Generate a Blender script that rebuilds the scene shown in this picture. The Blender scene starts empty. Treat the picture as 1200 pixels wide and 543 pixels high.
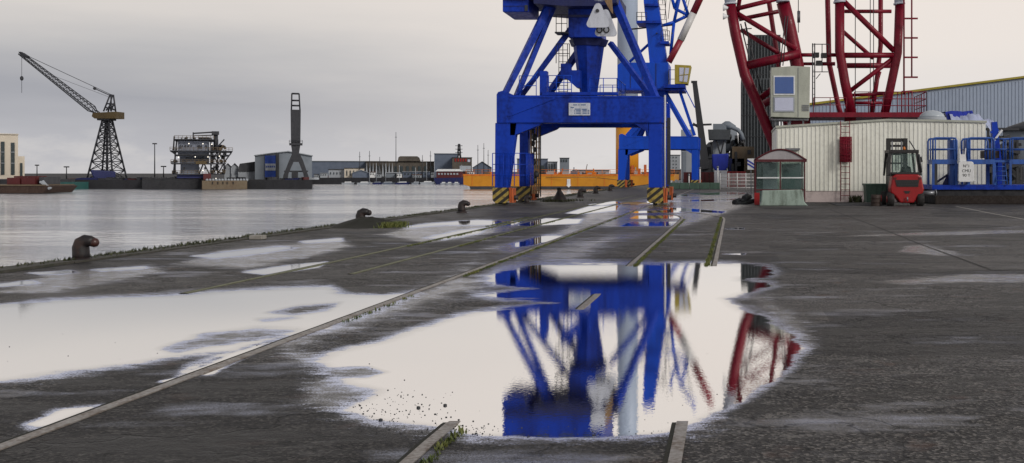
import bpy, math, random
import numpy as np
from mathutils import Vector, Matrix
random.seed(4)
R = math.radians
scene = bpy.context.scene
C = scene.collection
H, F, YH, X0 = 1.6, 1290.0, 203.0, 860.0     # eye height, focal length, horizon row and principal column of the photograph

def W(x, y, Z): return Vector(((x - X0) * Z / F, Z, H + (YH - y) * Z / F))
def gz(y): return H * F / (y - YH)
def G(x, y, z=0.0):
    p = W(x, y, gz(y)); p.z = z; return p

# ------------------------------------------------------------------ materials
def nodes(name):
    m = bpy.data.materials.new(name); m.use_nodes = True
    nt = m.node_tree; nt.nodes.clear()
    out = nt.nodes.new('ShaderNodeOutputMaterial')
    return m, nt, out
def N(nt, kind, **kw):
    n = nt.nodes.new(kind)
    for k, v in kw.items():
        if k.startswith('i_'):
            n.inputs[k[2:].replace('_', ' ')].default_value = v
        else: setattr(n, k, v)
    return n
def L(nt, a, b): nt.links.new(a, b)
def math_(nt, op, a, b=None, c=None, clamp=False):
    n = nt.nodes.new('ShaderNodeMath'); n.operation = op; n.use_clamp = clamp
    for i, v in enumerate((a, b, c)):
        if v is None: continue
        if isinstance(v, (int, float)): n.inputs[i].default_value = v
        else: nt.links.new(v, n.inputs[i])
    return n.outputs[0]
def mixc(nt, f, a, b, mode='MIX'):
    n = nt.nodes.new('ShaderNodeMix'); n.data_type = 'RGBA'; n.blend_type = mode
    for i, v in ((0, f), (6, a), (7, b)):
        if isinstance(v, (int, float)): n.inputs[i].default_value = v
        elif isinstance(v, tuple): n.inputs[i].default_value = (*v, 1) if len(v) == 3 else v
        else: nt.links.new(v, n.inputs[i])
    return n.outputs[2]
def smooth(nt, v, a, b, c=0.0, d=1.0):
    n = nt.nodes.new('ShaderNodeMapRange'); n.interpolation_type = 'SMOOTHSTEP'
    n.inputs[1].default_value = a; n.inputs[2].default_value = b; n.inputs[3].default_value = c; n.inputs[4].default_value = d
    nt.links.new(v, n.inputs[0]); return n.outputs[0]
def noise(nt, vec, scale, detail=4, rough=.55):
    n = nt.nodes.new('ShaderNodeTexNoise'); n.inputs['Scale'].default_value = scale
    n.inputs['Detail'].default_value = detail; n.inputs['Roughness'].default_value = rough
    nt.links.new(vec, n.inputs['Vector']); return n.outputs[0]

RUST = (.09, .035, .018)
def mat(name, col, rough=.55, metal=0.0, grime=.35, gscale=1.5, gcol=None, streak=True, emit=0, spec=.5, rust=0):
    m, nt, out = nodes(name)
    tc = N(nt, 'ShaderNodeNewGeometry').outputs['Position']
    b = N(nt, 'ShaderNodeBsdfPrincipled'); L(nt, b.outputs[0], out.inputs[0])
    mp = N(nt, 'ShaderNodeMapping'); mp.inputs['Scale'].default_value = (1, 1, .25 if streak else 1); L(nt, tc, mp.inputs[0])
    n1 = noise(nt, mp.outputs[0], gscale, 6, .62); n2 = noise(nt, tc, gscale * 7, 4)
    f = math_(nt, 'ADD', math_(nt, 'MULTIPLY', n1, .7), math_(nt, 'MULTIPLY', n2, .3))
    f = smooth(nt, f, .42, .66)
    g = gcol or tuple(c * .45 for c in col)
    bc = mixc(nt, math_(nt, 'MULTIPLY', f, grime), col, g)
    if rust:
        m2 = N(nt, 'ShaderNodeMapping'); m2.inputs['Scale'].default_value = (4, 4, .35); L(nt, tc, m2.inputs[0])
        rs = math_(nt, 'MULTIPLY', smooth(nt, noise(nt, m2.outputs[0], 1.6, 6, .65), .60, .70), smooth(nt, noise(nt, tc, .9, 3), .45, .62))
        bc = mixc(nt, math_(nt, 'MULTIPLY', rs, rust), bc, RUST)
    L(nt, bc, b.inputs['Base Color'])
    L(nt, smooth(nt, n2, .3, .7, max(.05, rough - .1), min(1, rough + .15)), b.inputs['Roughness'])
    b.inputs['Metallic'].default_value = metal; b.inputs['Specular IOR Level'].default_value = spec
    if emit:
        b.inputs['Emission Color'].default_value = (*col, 1); b.inputs['Emission Strength'].default_value = emit
    return m
M = {}
def mk(n, *a, **k): M[n] = mat(n, *a, **k)
mk('blue', (.0008, .038, .41), .5, grime=.85, gcol=(.001, .010, .12), gscale=.8, spec=.25, rust=.6)
mk('platform_blue', (.025, .10, .40), .5, grime=.7, gcol=(.012, .04, .16), gscale=4, rust=.6)
mk('bright_blue', (.002, .062, .52), .45, grime=.45, gcol=(.004, .035, .25), spec=.25)
mk('dark_blue', (.006, .012, .09), .6)
mk('red', (.19, .002, .018), .42, grime=.6, gcol=(.06, .002, .008), spec=.3, rust=.3)
mk('forklift_red', (.30, .003, .006), .4, grime=.3)
mk('orange', (.62, .17, .008), .5, grime=.5, gcol=(.25, .06, .008))
mk('orange_primer', (.55, .12, .03), .55, grime=.6, gcol=RUST, gscale=4)
mk('barge_orange', (.56, .235, .005), .55, grime=.35, gcol=(.3, .09, .01), gscale=.12)
mk('tower_orange', (.66, .29, .02), .5, grime=.2, gscale=.2)
mk('tower_white', (.40, .48, .62), .45, grime=.2, gscale=.2)
mk('white', (.74, .76, .78), .5, grime=.35)
mk('hook_white', (.55, .58, .66), .5, grime=.5, gscale=3)
mk('cladding', (.82, .83, .76), .55, grime=.45, gcol=(.46, .46, .40), gscale=.9, rust=.35)
mk('plinth', (.55, .47, .46), .7, grime=.4, gscale=2.5, streak=False)
mk('cabin_cream', (.42, .44, .38), .5, grime=.35, gscale=2.5)
mk('black', (.012, .012, .014), .45, grime=.4, gcol=(.03, .028, .026), gscale=5)
mk('rubber', (.014, .013, .013), .8)
mk('iron', (.009, .008, .010), .55, grime=.7, gcol=(.05, .025, .018), gscale=6, streak=False)
mk('rusty', (.055, .018, .014), .4, grime=.7, gcol=(.04, .02, .02), gscale=9, streak=False)
mk('steel', (.20, .21, .23), .4, .6)
mk('mossy', (.13, .135, .07), .6, grime=.8, gcol=(.05, .055, .02), gscale=4, streak=False)
mk('rail_steel', (.25, .235, .22), .45, .2, grime=.9, gcol=(.11, .075, .05), gscale=5, streak=False)
mk('dark_steel', (.03, .032, .038), .55)
mk('far_steel', (.022, .024, .032), .6, gscale=.3)
mk('olive', (.07, .045, .012), .55, gscale=.4)
mk('cab_yellow', (.34, .27, .03), .5, gscale=3)
mk('jib_red', (.23, .012, .03), .45)
mk('jib_white', (.55, .55, .56), .45)
mk('silo_grey', (.065, .075, .085), .6, grime=.4, gscale=.4)
mk('warehouse', (.32, .385, .50), .5, grime=.2, gscale=.2)
mk('trim_yellow', (.34, .28, .03), .5)
mk('concrete', (.30, .29, .27), .8, grime=.6, gcol=(.16, .15, .13), gscale=3, streak=False)
mk('barrier', (.30, .38, .34), .85, grime=.7, gcol=(.08, .10, .08), gscale=4)
mk('coping', (.055, .052, .045), .8, grime=.7, gcol=(.02, .028, .012), gscale=2, streak=False)
mk('quay_face', (.022, .023, .028), .85, grime=.6, gcol=(.01, .01, .012), gscale=.5)
mk('roof_grey', (.36, .34, .36), .4, grime=.4)
mk('frame_red', (.075, .004, .010), .45)
mk('green_bin', (.05, .10, .075), .6, grime=.6, gscale=3)
mk('pale_building', (.62, .56, .47), .7, grime=.2, gscale=.1)
mk('beige_building', (.38, .33, .27), .7, grime=.3, gscale=.3)
mk('grey_building', (.19, .22, .26), .7, grime=.3, gscale=.1)
mk('blue_grey_building', (.11, .14, .20), .7, grime=.3, gscale=.1)
mk('light_grey_building', (.33, .36, .40), .7, grime=.3, gscale=.1)
mk('dark_building', (.045, .047, .055), .8, grime=.3, gscale=.1)
mk('bunker', (.10, .088, .075), .85, grime=.7, gcol=(.045, .04, .035), gscale=.25)
mk('platform_grey', (.20, .225, .29), .7, grime=.4, gscale=.4)
mk('hangar_blue', (.01, .05, .30), .6, gscale=.2)
mk('tan_hull', (.13, .10, .065), .75, grime=.6, gcol=(.10, .06, .035), gscale=.4)
mk('brown_hull', (.05, .028, .02), .75, grime=.5, gscale=.4)
mk('dark_red', (.085, .010, .012), .6)
mk('teal', (.02, .09, .085), .6)
mk('tarp_blue', (.015, .035, .38), .6, grime=.5, gscale=3)
mk('tarp_pale', (.42, .47, .66), .5, grime=.4, gscale=3, streak=False)
mk('brick', (.16, .09, .07), .8, gscale=.5)
mk('rust_dark', (.016, .010, .008), .8)
mk('drum', (.035, .022, .018), .7)
mk('window_blue', (.05, .11, .33), .12, grime=.1)
mk('window_pale', (.50, .53, .68), .25, grime=.15)
mk('window_green', (.07, .11, .11), .12, grime=.2, gcol=(.12, .16, .15))
mk('window_dark', (.03, .045, .05), .12, grime=.1)
mk('grime_wood', (.30, .19, .10), .8, grime=.6, gscale=6)
mk('ink', (.02, .02, .025), .7)
mk('ink_blue', (.10, .16, .30), .7)
mk('lamp', (1, .93, .8), .4, emit=1.5)
mk('dome', (.42, .47, .52), .25, grime=.3)
mk('soil', (.010, .010, .006), .95, grime=.7, gcol=(.012, .014, .006), gscale=5, streak=False)

def glass_mat():
    m, nt, out = nodes('clear_glass')
    t = N(nt, 'ShaderNodeBsdfTransparent'); t.inputs[0].default_value = (.82, .9, .88, 1)
    g = N(nt, 'ShaderNodeBsdfPrincipled'); g.inputs['Base Color'].default_value = (.10, .14, .14, 1); g.inputs['Roughness'].default_value = .08
    tc = N(nt, 'ShaderNodeNewGeometry').outputs['Position']
    f = smooth(nt, noise(nt, tc, 2.5, 5), .35, .7, .12, .4)
    mx = N(nt, 'ShaderNodeMixShader'); L(nt, f, mx.inputs[0]); L(nt, t.outputs[0], mx.inputs[1]); L(nt, g.outputs[0], mx.inputs[2])
    L(nt, mx.outputs[0], out.inputs[0]); return m
M['glass'] = glass_mat()

def stripes():
    m, nt, out = nodes('hazard_stripes')
    p = N(nt, 'ShaderNodeNewGeometry').outputs['Position']
    s = N(nt, 'ShaderNodeSeparateXYZ'); L(nt, p, s.inputs[0])
    v = math_(nt, 'SUBTRACT', math_(nt, 'MULTIPLY', s.outputs[0], .8), s.outputs[2])
    fr = math_(nt, 'FRACT', math_(nt, 'MULTIPLY', v, 2.6))
    st = math_(nt, 'GREATER_THAN', fr, .5)
    n = noise(nt, p, 6, 6)
    c = mixc(nt, st, (.012, .012, .012), (.34, .25, .05))
    c = mixc(nt, smooth(nt, n, .5, .7, 0, .7), c, (.06, .035, .02))
    b = N(nt, 'ShaderNodeBsdfPrincipled'); L(nt, c, b.inputs['Base Color']); b.inputs['Roughness'].default_value = .6
    L(nt, b.outputs[0], out.inputs[0]); return m
M['stripes'] = stripes()

def leafmat(name, a, b_):
    m, nt, out = nodes(name)
    p = N(nt, 'ShaderNodeNewGeometry').outputs['Position']
    b = N(nt, 'ShaderNodeBsdfPrincipled'); b.inputs['Roughness'].default_value = .7
    L(nt, mixc(nt, smooth(nt, noise(nt, p, 3, 4), .35, .65), a, b_), b.inputs['Base Color'])
    L(nt, b.outputs[0], out.inputs[0]); return m
M['grass'] = leafmat('weed_green', (.05, .075, .015), (.13, .14, .03))
M['grass_dark'] = leafmat('weed_dark', (.018, .026, .008), (.05, .055, .018))
M['cream_pipe'] = M['white']

# ------------------------------------------------------------------ mesh builder (world coordinates)
ORG = {}
class MB:
    def __init__(s): s.v = []; s.f = []; s.sm = []
    def add(s, vs, fs, smooth=False):
        o = len(s.v); s.v += [tuple(v) for v in vs]
        s.f += [tuple(i + o for i in f) for f in fs]; s.sm += [smooth] * len(fs); return s
    def box(s, x0, x1, y0, y1, z0, z1):
        vs = [(x, y, z) for z in (z0, z1) for y in (y0, y1) for x in (x0, x1)]
        return s.add(vs, [(0, 2, 3, 1), (4, 5, 7, 6), (0, 1, 5, 4), (2, 6, 7, 3), (0, 4, 6, 2), (1, 3, 7, 5)])
    def beam(s, a, b, w, h=None, w2=None, h2=None):
        a = Vector(a); b = Vector(b); h = h or w; w2 = w2 or w; h2 = h2 or (h if w2 == w else w2)
        d = (b - a).normalized(); up = Vector((0, 0, 1)) if abs(d.z) < .95 else Vector((0, 1, 0))
        x = d.cross(up).normalized(); u = x.cross(d).normalized(); vs = []
        for p, ww, hh in ((a, w, h), (b, w2, h2)):
            for sx, su in ((-1, -1), (1, -1), (1, 1), (-1, 1)): vs.append(p + x * sx * ww / 2 + u * su * hh / 2)
        return s.add(vs, [(0, 3, 2, 1), (4, 5, 6, 7), (0, 1, 5, 4), (1, 2, 6, 5), (2, 3, 7, 6), (3, 0, 4, 7)])
    def tube(s, a, b, r, r2=None, n=10, caps=True):
        return s.sweep([a, b], [r, r if r2 is None else r2], n, caps)
    def sweep(s, pts, rad, n=10, caps=True, squash=1.0):
        pts = [Vector(p) for p in pts]; vs = []; px = None
        for i, p in enumerate(pts):
            d = (pts[min(i + 1, len(pts) - 1)] - pts[max(i - 1, 0)]).normalized()
            if px is None:
                up = Vector((0, 0, 1)) if abs(d.z) < .9 else Vector((0, 1, 0)); px = d.cross(up).normalized()
            x = (px - d * px.dot(d)).normalized(); px = x; u = d.cross(x)
            r = rad[i] if isinstance(rad, (list, tuple)) else rad
            for k in range(n):
                t = 2 * math.pi * k / n; vs.append(p + (x * math.cos(t) + u * math.sin(t) * squash) * r)
        fs = [(i * n + k, i * n + (k + 1) % n, (i + 1) * n + (k + 1) % n, (i + 1) * n + k) for i in range(len(pts) - 1) for k in range(n)]
        s.add(vs, fs, True)
        if caps:
            o = len(s.v) - len(vs)
            s.f.append(tuple(o + k for k in reversed(range(n)))); s.sm.append(False)
            s.f.append(tuple(o + (len(pts) - 1) * n + k for k in range(n))); s.sm.append(False)
        return s
    def prism(s, poly, y0, y1):            # poly in (x, z), extruded along y
        n = len(poly); vs = [(x, y0, z) for x, z in poly] + [(x, y1, z) for x, z in poly]
        a = sum(poly[i][0] * poly[(i + 1) % n][1] - poly[(i + 1) % n][0] * poly[i][1] for i in range(n))
        fs = [tuple(range(n)), tuple(reversed(range(n, 2 * n)))] + [(i, n + i, n + (i + 1) % n, (i + 1) % n) for i in range(n)]
        if a < 0: fs = [tuple(reversed(f)) for f in fs]
        return s.add(vs, fs)
    def lathe(s, c, prof, n=20, axis='z'):
        c = Vector(c); vs = []
        for r, h in prof:
            for k in range(n):
                t = 2 * math.pi * k / n; a, b = r * math.cos(t), r * math.sin(t)
                vs.append(c + (Vector((a, b, h)) if axis == 'z' else Vector((a, h, b)) if axis == 'y' else Vector((h, a, b))))
        m = len(prof)
        fs = [(i * n + k, i * n + (k + 1) % n, (i + 1) * n + (k + 1) % n, (i + 1) * n + k) for i in range(m - 1) for k in range(n)]
        if axis == 'y': fs = [tuple(reversed(f)) for f in fs]
        s.add(vs, fs, True)
        o = len(s.v) - len(vs)
        s.f += [tuple(o + k for k in reversed(range(n))), tuple(o + (m - 1) * n + k for k in range(n))]; s.sm += [False, False]
        return s
    def ball(s, c, r, sz=1.0, n=10, sx=1.0):
        c = Vector(c); vs = []; m = n // 2
        for i in range(m + 1):
            a = math.pi * i / m
            for k in range(n):
                t = 2 * math.pi * k / n
                vs.append(c + Vector((math.sin(a) * math.cos(t) * r * sx, math.sin(a) * math.sin(t) * r, math.cos(a) * r * sz)))
        fs = [(i * n + k, (i + 1) * n + k, (i + 1) * n + (k + 1) % n, i * n + (k + 1) % n) for i in range(m) for k in range(n)]
        return s.add(vs, fs, True)
    def build(s, name, m, parent=None, loc=None, bevel=0):
        org = ORG.get(parent.name, Vector()) if parent else Vector(loc or (0, 0, 0))
        me = bpy.data.meshes.new(name)
        me.from_pydata([tuple(Vector(v) - org) for v in s.v], [], s.f); me.validate()
        if len(s.sm) == len(me.polygons): me.polygons.foreach_set('use_smooth', s.sm)
        me.materials.append(m if not isinstance(m, str) else M[m])
        o = bpy.data.objects.new(name, me); C.objects.link(o)
        if parent: o.parent = parent
        else: o.location = org
        ORG[o.name] = org
        if bevel:
            b = o.modifiers.new('Bevel', 'BEVEL'); b.width = bevel; b.segments = 2; b.limit_method = 'ANGLE'
        return o
def tag(o, label=None, cat=None, group=None, kind=None):
    if label: o['label'] = label
    if cat: o['category'] = cat
    if group: o['group'] = group
    if kind: o['kind'] = kind
    return o
def thing(name, label, cat, loc, group=None):
    o = bpy.data.objects.new(name, None); C.objects.link(o); o.location = loc; o.empty_display_size = .3
    ORG[o.name] = Vector(loc); return tag(o, label, cat, group)
def copy_tree(o, parent=None, dloc=Vector()):
    c = o.copy(); C.objects.link(c); ORG[c.name] = ORG.get(o.name, Vector()) + dloc
    if parent: c.parent = parent
    else: c.location = o.location + dloc
    for ch in list(o.children): copy_tree(ch, c, dloc)
    return c
class V:                                   # frontal survey at one distance: photo columns / rows to metres
    def __init__(s, Z): s.Z = Z; s.s = Z / F; s.yb = YH + H * F / Z
    def x(s, x): return (x - X0) * s.s
    def z(s, y): return H + (YH - y) * s.s
    def p(s, x, y, d=0): return Vector((s.x(x), s.Z + d, s.z(y)))
    def box(s, mb, x0, y0, x1, y1, d0=0, d1=1): return mb.box(s.x(x0), s.x(x1), s.Z + d0, s.Z + d1, s.z(y1), s.z(y0))
    def prism(s, mb, pts, d0=0, d1=1): return mb.prism([(s.x(a), s.z(b)) for a, b in pts], s.Z + d0, s.Z + d1)
def railing(mb, pts, h=1.0, r=.02, mids=(.5,), step=1.0):
    for a, b in zip(pts, pts[1:]):
        a = Vector(a); b = Vector(b); n = max(1, round((b - a).length / step))
        for k in [1.0, *mids]: mb.tube(a + Vector((0, 0, h * k)), b + Vector((0, 0, h * k)), r, n=6)
        for i in range(n + 1):
            q = a.lerp(b, i / n); mb.tube(q, q + Vector((0, 0, h)), r, n=6)
def ladder(mb, a, b, w=.4, r=.02, step=.3, ax=(1, 0, 0)):
    a = Vector(a); b = Vector(b); ax = Vector(ax) * w / 2
    mb.tube(a - ax, b - ax, r, n=6); mb.tube(a + ax, b + ax, r, n=6)
    n = int((b - a).length / step)
    for i in range(1, n): q = a.lerp(b, i / n); mb.tube(q - ax, q + ax, r * .8, n=5)
def text(s, size, loc, m, parent, name='lettering'):
    cu = bpy.data.curves.new('t', 'FONT'); cu.body = s; cu.size = size; cu.align_x = 'CENTER'; cu.extrude = .004
    o = bpy.data.objects.new('t', cu); C.objects.link(o)
    dg = bpy.context.evaluated_depsgraph_get(); me = bpy.data.meshes.new_from_object(o.evaluated_get(dg))
    bpy.data.objects.remove(o)
    me.transform(Matrix.Translation(Vector(loc) - ORG[parent.name]) @ Matrix.Rotation(R(90), 4, 'X'))
    me.name = name; me.materials.clear(); me.materials.append(M[m])
    o = bpy.data.objects.new(name, me); C.objects.link(o); o.parent = parent; ORG[o.name] = ORG[parent.name]; return o

# ------------------------------------------------------------------ ground with puddles
EDGE = -12.1
PUD = [  # (outline in survey columns/rows on the ground plane, edge softness)
 ([(590,316),(640,310),(735,309),(860,309),(897,312),(908,318),(900,324),(868,327),(900,331),(905,336),(880,343),(852,350),(860,358),(890,370),(925,392),(936,408),(925,430),(893,455),(850,480),(815,497),(780,508),(700,511),(560,510),(535,503),(490,498),(435,492),(400,482),(425,470),(445,458),(405,448),(385,436),(375,424),(395,412),(440,402),(490,385),(535,370),(590,361),(655,355),(585,350),(560,346),(600,341),(628,339),(580,333),(572,326)], 18),
 ([(-200,372),(-60,364),(60,352),(200,346),(330,338),(385,336),(400,345),(450,347),(478,344),(455,357),(425,367),(395,380),(350,391),(305,401),(250,420),(215,440),(225,428),(270,412),(205,417),(150,429),(100,434),(40,441),(-40,452),(-300,480)], 17),
 ([(30,498),(70,480),(122,474),(90,486),(50,503)], 9),
 ([(225,300),(262,296),(330,289),(345,291),(300,298),(250,303)], 5),
 ([(-20,335),(35,329),(45,332),(-20,338)], 4), ([(30,320),(85,317),(90,320),(50,322)], 3), ([(105,316),(170,312),(172,315),(120,318)], 3),
 ([(285,319),(330,312),(385,307),(370,314),(310,322)], 5), ([(350,283),(400,279),(402,282),(360,285)], 3),
 ([(470,266),(515,261),(560,258),(612,260),(600,264),(520,264),(480,267)], 4),
 ([(497,279),(540,270),(572,267),(560,274),(520,281)], 4),
 ([(606,264),(640,256),(682,257),(678,262),(620,265)], 3), ([(664,250),(690,242),(726,241),(722,247),(680,251)], 3),
 ([(690,240),(720,236),(728,238),(705,241)], 2.5),
 ([(735,257),(745,253),(795,252),(796,256)], 2.2), ([(728,265),(740,260),(796,260),(793,265)], 2.2), ([(735,248),(795,246),(797,249),(745,250)], 2),
 ([(600,286),(640,276),(668,277),(640,284),(605,290)], 5),
 ([(745,240),(765,234),(766,239)], 2), ([(785,230),(805,228),(806,230)], 1.5), ([(790,236),(830,234),(880,232),(884,234),(830,236)], 1.6),
 ([(808,227),(860,225),(882,227),(830,229)], 1.4), ([(770,243),(800,244),(850,248),(846,250),(790,247)], 1.6),
 
 ([(850,268),(872,267),(872,269),(852,269)], 1.5), ([(845,298),(875,297),(872,299)], 2),
 ([(185,447),(210,442),(215,446),(190,449)], 3), ([(225,436),(270,414),(312,402),(296,414),(245,440)], 7),
]
ISL = [([(380,432),(430,430),(455,436),(430,443),(385,442)], 8), ([(360,452),(400,452),(438,458),(432,463),(400,466),(360,464)], 8),([(190,408),(245,390),(300,384),(352,386),(330,394),(290,400),(240,408),(205,414)], 14), ([(312,367),(350,358),(398,355),(385,364),(345,370)], 9), ([(300,374),(345,371),(352,373),(310,377)], 9)]
DAMP = [ ([(960,278),(1075,272),(1200,269),(1250,272),(1120,276)], 5),
 ([(560,330),(590,300),(640,285),(720,270),(770,272),(720,290),(700,304),(735,308),(590,320)], 30),
 ([(360,410),(540,350),(600,330),(560,320),(560,300),(480,340),(300,400),(360,440),(340,470),(400,500),(560,522),(820,518),(860,490)], 34),
 ([(845,480),(915,440),(960,405),(950,380),(905,345),(865,345),(930,400)], 22),
 ([(-60,470),(150,430),(240,415),(420,385),(470,360),(440,350),(-60,400)], 34),
 ([(1050,296),(1062,287),(1085,286),(1132,298),(1100,301)], 8), ([(1000,330),(1046,327),(1130,321),(1210,321),(1210,332),(1050,333)], 8),
 ([(20,500),(60,480),(125,474),(80,500),(20,520)], 20),
 ([(-20,345),(60,318),(180,310),(200,320),(60,345)], 16), ([(200,310),(260,292),(400,278),(420,290),(290,318)], 14),
 ([(560,290),(650,270),(700,240),(790,228),(880,226),(900,235),(800,268),(700,268),(600,300)], 12),
 ([(440,275),(500,260),(620,256),(600,272),(500,286)], 10),
 ([(360,460),(400,455),(395,470),(350,480)], 12)]
def sdist(px, py, poly, ys=3.0):
    P = np.array(poly, float); P[:, 1] *= ys; y = py * ys
    best = np.full(px.shape, 1e9); ins = np.zeros(px.shape, bool); n = len(P)
    for i in range(n):
        ax, ay = P[i]; bx, by = P[(i + 1) % n]; dx, dy = bx - ax, by - ay
        t = np.clip(((px - ax) * dx + (y - ay) * dy) / (dx * dx + dy * dy + 1e-9), 0, 1)
        best = np.minimum(best, np.hypot(px - ax - t * dx, y - ay - t * dy))
        if abs(dy) > 1e-9: ins ^= ((ay > y) != (by > y)) & (px < (bx - ax) * (y - ay) / dy + ax)
    return np.where(ins, best, -best)
def build_ground():
    xs = [EDGE]; 
    while xs[-1] < 3: xs.append(xs[-1] + .055)
    st = .06
    while xs[-1] < 30: st *= 1.03; xs.append(xs[-1] + st)
    while xs[-1] < 2500: st *= 1.5; xs.append(xs[-1] + st)
    ys = [-12, -4, 0, 2, 3.5, 4.6]
    while ys[-1] < 200: ys.append(ys[-1] * 1.0078)
    ys += [230, 270, 330, 420, 600, 1000, 2000, 4500]
    xs = np.array(xs); ys = np.array(ys)
    Xg, Yg = np.meshgrid(xs, ys); X = Xg.ravel(); Y = Yg.ravel()
    Ys = np.maximum(Y, 2.5); px = X0 + F * X / Ys; py = YH + F * H / Ys
    wet = np.zeros(X.shape)
    for poly, soft in PUD: wet = np.maximum(wet, np.clip(.5 + sdist(px, py, poly) / (2.6 * soft), 0, 1))
    for poly, soft in ISL: wet = np.minimum(wet, np.clip(.5 - sdist(px, py, poly) / (2.6 * soft), 0, 1))
    damp = np.zeros(X.shape)
    for poly, soft in DAMP: damp = np.maximum(damp, np.clip(.5 + sdist(px, py, poly) / (2 * soft), 0, 1))
    damp = np.maximum(damp, np.clip(wet * 1.4, 0, 1))
    nx, ny = len(xs), len(ys)
    me = bpy.data.meshes.new('ground')
    vs = np.stack([X, Y, np.zeros_like(X)], 1)
    i = np.arange((ny - 1) * nx).reshape(ny - 1, nx)[:, :-1].ravel()
    fs = np.stack([i, i + 1, i + nx + 1, i + nx], 1)
    me.from_pydata(vs.tolist(), [], fs.tolist())
    for nm, arr in (('wet', wet), ('damp', damp)):
        a = me.attributes.new(nm, 'FLOAT', 'POINT'); a.data.foreach_set('value', arr.astype(np.float32))
    m, nt, out = nodes('wet_asphalt')
    p = N(nt, 'ShaderNodeNewGeometry').outputs['Position']
    sep = N(nt, 'ShaderNodeSeparateXYZ'); L(nt, p, sep.inputs[0])
    aw = N(nt, 'ShaderNodeAttribute', attribute_name='wet').outputs['Fac']; ad = N(nt, 'ShaderNodeAttribute', attribute_name='damp').outputs['Fac']
    ms = N(nt, 'ShaderNodeMapping'); ms.inputs['Scale'].default_value = (.5, 1, 1); L(nt, p, ms.inputs[0]); q = ms.outputs[0]
    n1 = noise(nt, q, 2.0, 8, .62); n2 = noise(nt, q, 11, 5, .6); n3 = noise(nt, q, .55, 6, .6); nf = noise(nt, p, 60, 5, .7)
    nm = noise(nt, q, 3.0, 8, .7)
    c1 = math_(nt, 'SUBTRACT', n1, .5); c2 = math_(nt, 'SUBTRACT', n2, .5); cf = math_(nt, 'SUBTRACT', nf, .5)
    e = math_(nt, 'ADD', aw, math_(nt, 'MULTIPLY', c1, .95)); e = math_(nt, 'ADD', e, math_(nt, 'MULTIPLY', c2, .35)); e = math_(nt, 'ADD', e, math_(nt, 'MULTIPLY', cf, .30))
    gate = smooth(nt, aw, .06, .2); pm = math_(nt, 'MULTIPLY', smooth(nt, e, .43, .57), gate)
    d = math_(nt, 'ADD', ad, math_(nt, 'MULTIPLY', c1, 1.3)); d = math_(nt, 'ADD', d, math_(nt, 'MULTIPLY', c2, .8)); d = math_(nt, 'ADD', d, math_(nt, 'MULTIPLY', cf, 1.2))
    dm = smooth(nt, d, .4, 1.1)
    dark = mixc(nt, smooth(nt, n3, .38, .62), (.009, .009, .010), (.038, .037, .038))
    side = smooth(nt, math_(nt, 'ADD', sep.outputs[0], math_(nt, 'MULTIPLY', math_(nt, 'SUBTRACT', n3, .5), 9)), -2.5, 3.5)
    pale = mixc(nt, smooth(nt, n3, .35, .65), (.028, .028, .030), (.095, .092, .095))
    base = mixc(nt, side, dark, pale)
    base = mixc(nt, smooth(nt, nm, .53, .64, 0, .8), base, (.13, .127, .125))
    base = mixc(nt, smooth(nt, nm, .46, .34, 0, .9), base, (.010, .0095, .009))
    vo = N(nt, 'ShaderNodeTexVoronoi'); vo.inputs['Scale'].default_value = 50; L(nt, p, vo.inputs['Vector'])
    vs_ = N(nt, 'ShaderNodeSeparateColor'); L(nt, vo.outputs['Color'], vs_.inputs[0])
    base = mixc(nt, smooth(nt, vs_.outputs[0], .5, .95, 0, .65), base, (.24, .225, .21))
    base = mixc(nt, smooth(nt, vs_.outputs[1], .5, .9, 0, .85), base, (.006, .006, .006))
    base = mixc(nt, smooth(nt, noise(nt, p, 2.2, 5), .58, .72, 0, .5), base, (.095, .05, .035))
    mst = N(nt, 'ShaderNodeMapping'); mst.inputs['Scale'].default_value = (.38, 1.0, 1); L(nt, p, mst.inputs[0])
    n5 = noise(nt, mst.outputs[0], 1.1, 8, .65)
    base = mixc(nt, smooth(nt, n5, .53, .60, 0, .7), base, (.15, .145, .142)); base = mixc(nt, smooth(nt, n5, .47, .40, 0, .9), base, (.008, .0078, .0075))
    vr = N(nt, 'ShaderNodeTexVoronoi', distance='CHEBYCHEV'); vr.inputs['Scale'].default_value = .28; L(nt, p, vr.inputs['Vector']); vrs = N(nt, 'ShaderNodeSeparateColor'); L(nt, vr.outputs['Color'], vrs.inputs[0])
    base = mixc(nt, smooth(nt, vrs.outputs[0], .62, .66, 0, .55), base, (.012, .012, .013))
    base = mixc(nt, smooth(nt, vrs.outputs[1], .7, .74, 0, .3), base, (.11, .105, .10))
    # hairline cracks
    vc = N(nt, 'ShaderNodeTexVoronoi', feature='DISTANCE_TO_EDGE'); vc.inputs['Scale'].default_value = .55
    wv = N(nt, 'ShaderNodeVectorMath', operation='ADD'); nz = N(nt, 'ShaderNodeTexNoise'); nz.inputs['Scale'].default_value = 2.2; nz.inputs['Detail'].default_value = 6; L(nt, p, nz.inputs['Vector'])
    L(nt, p, wv.inputs[0]); L(nt, nz.outputs['Color'], wv.inputs[1]); L(nt, wv.outputs[0], vc.inputs['Vector'])
    crack = math_(nt, 'MULTIPLY', smooth(nt, vc.outputs[0], .0, .018, 1, 0), smooth(nt, n3, .40, .55, 0, 1))
    base = mixc(nt, math_(nt, 'MULTIPLY', crack, .8), base, (.008, .008, .008))
    base = mixc(nt, math_(nt, 'MULTIPLY', dm, .75), base, (.010, .011, .017))
    b = N(nt, 'ShaderNodeBsdfPrincipled'); L(nt, base, b.inputs['Base Color'])
    ro = math_(nt, 'ADD', math_(nt, 'MULTIPLY', n2, .3), .52)
    ro = math_(nt, 'SUBTRACT', ro, math_(nt, 'MULTIPLY', smooth(nt, n5, .38, .6, 1, 0), .22))
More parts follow.
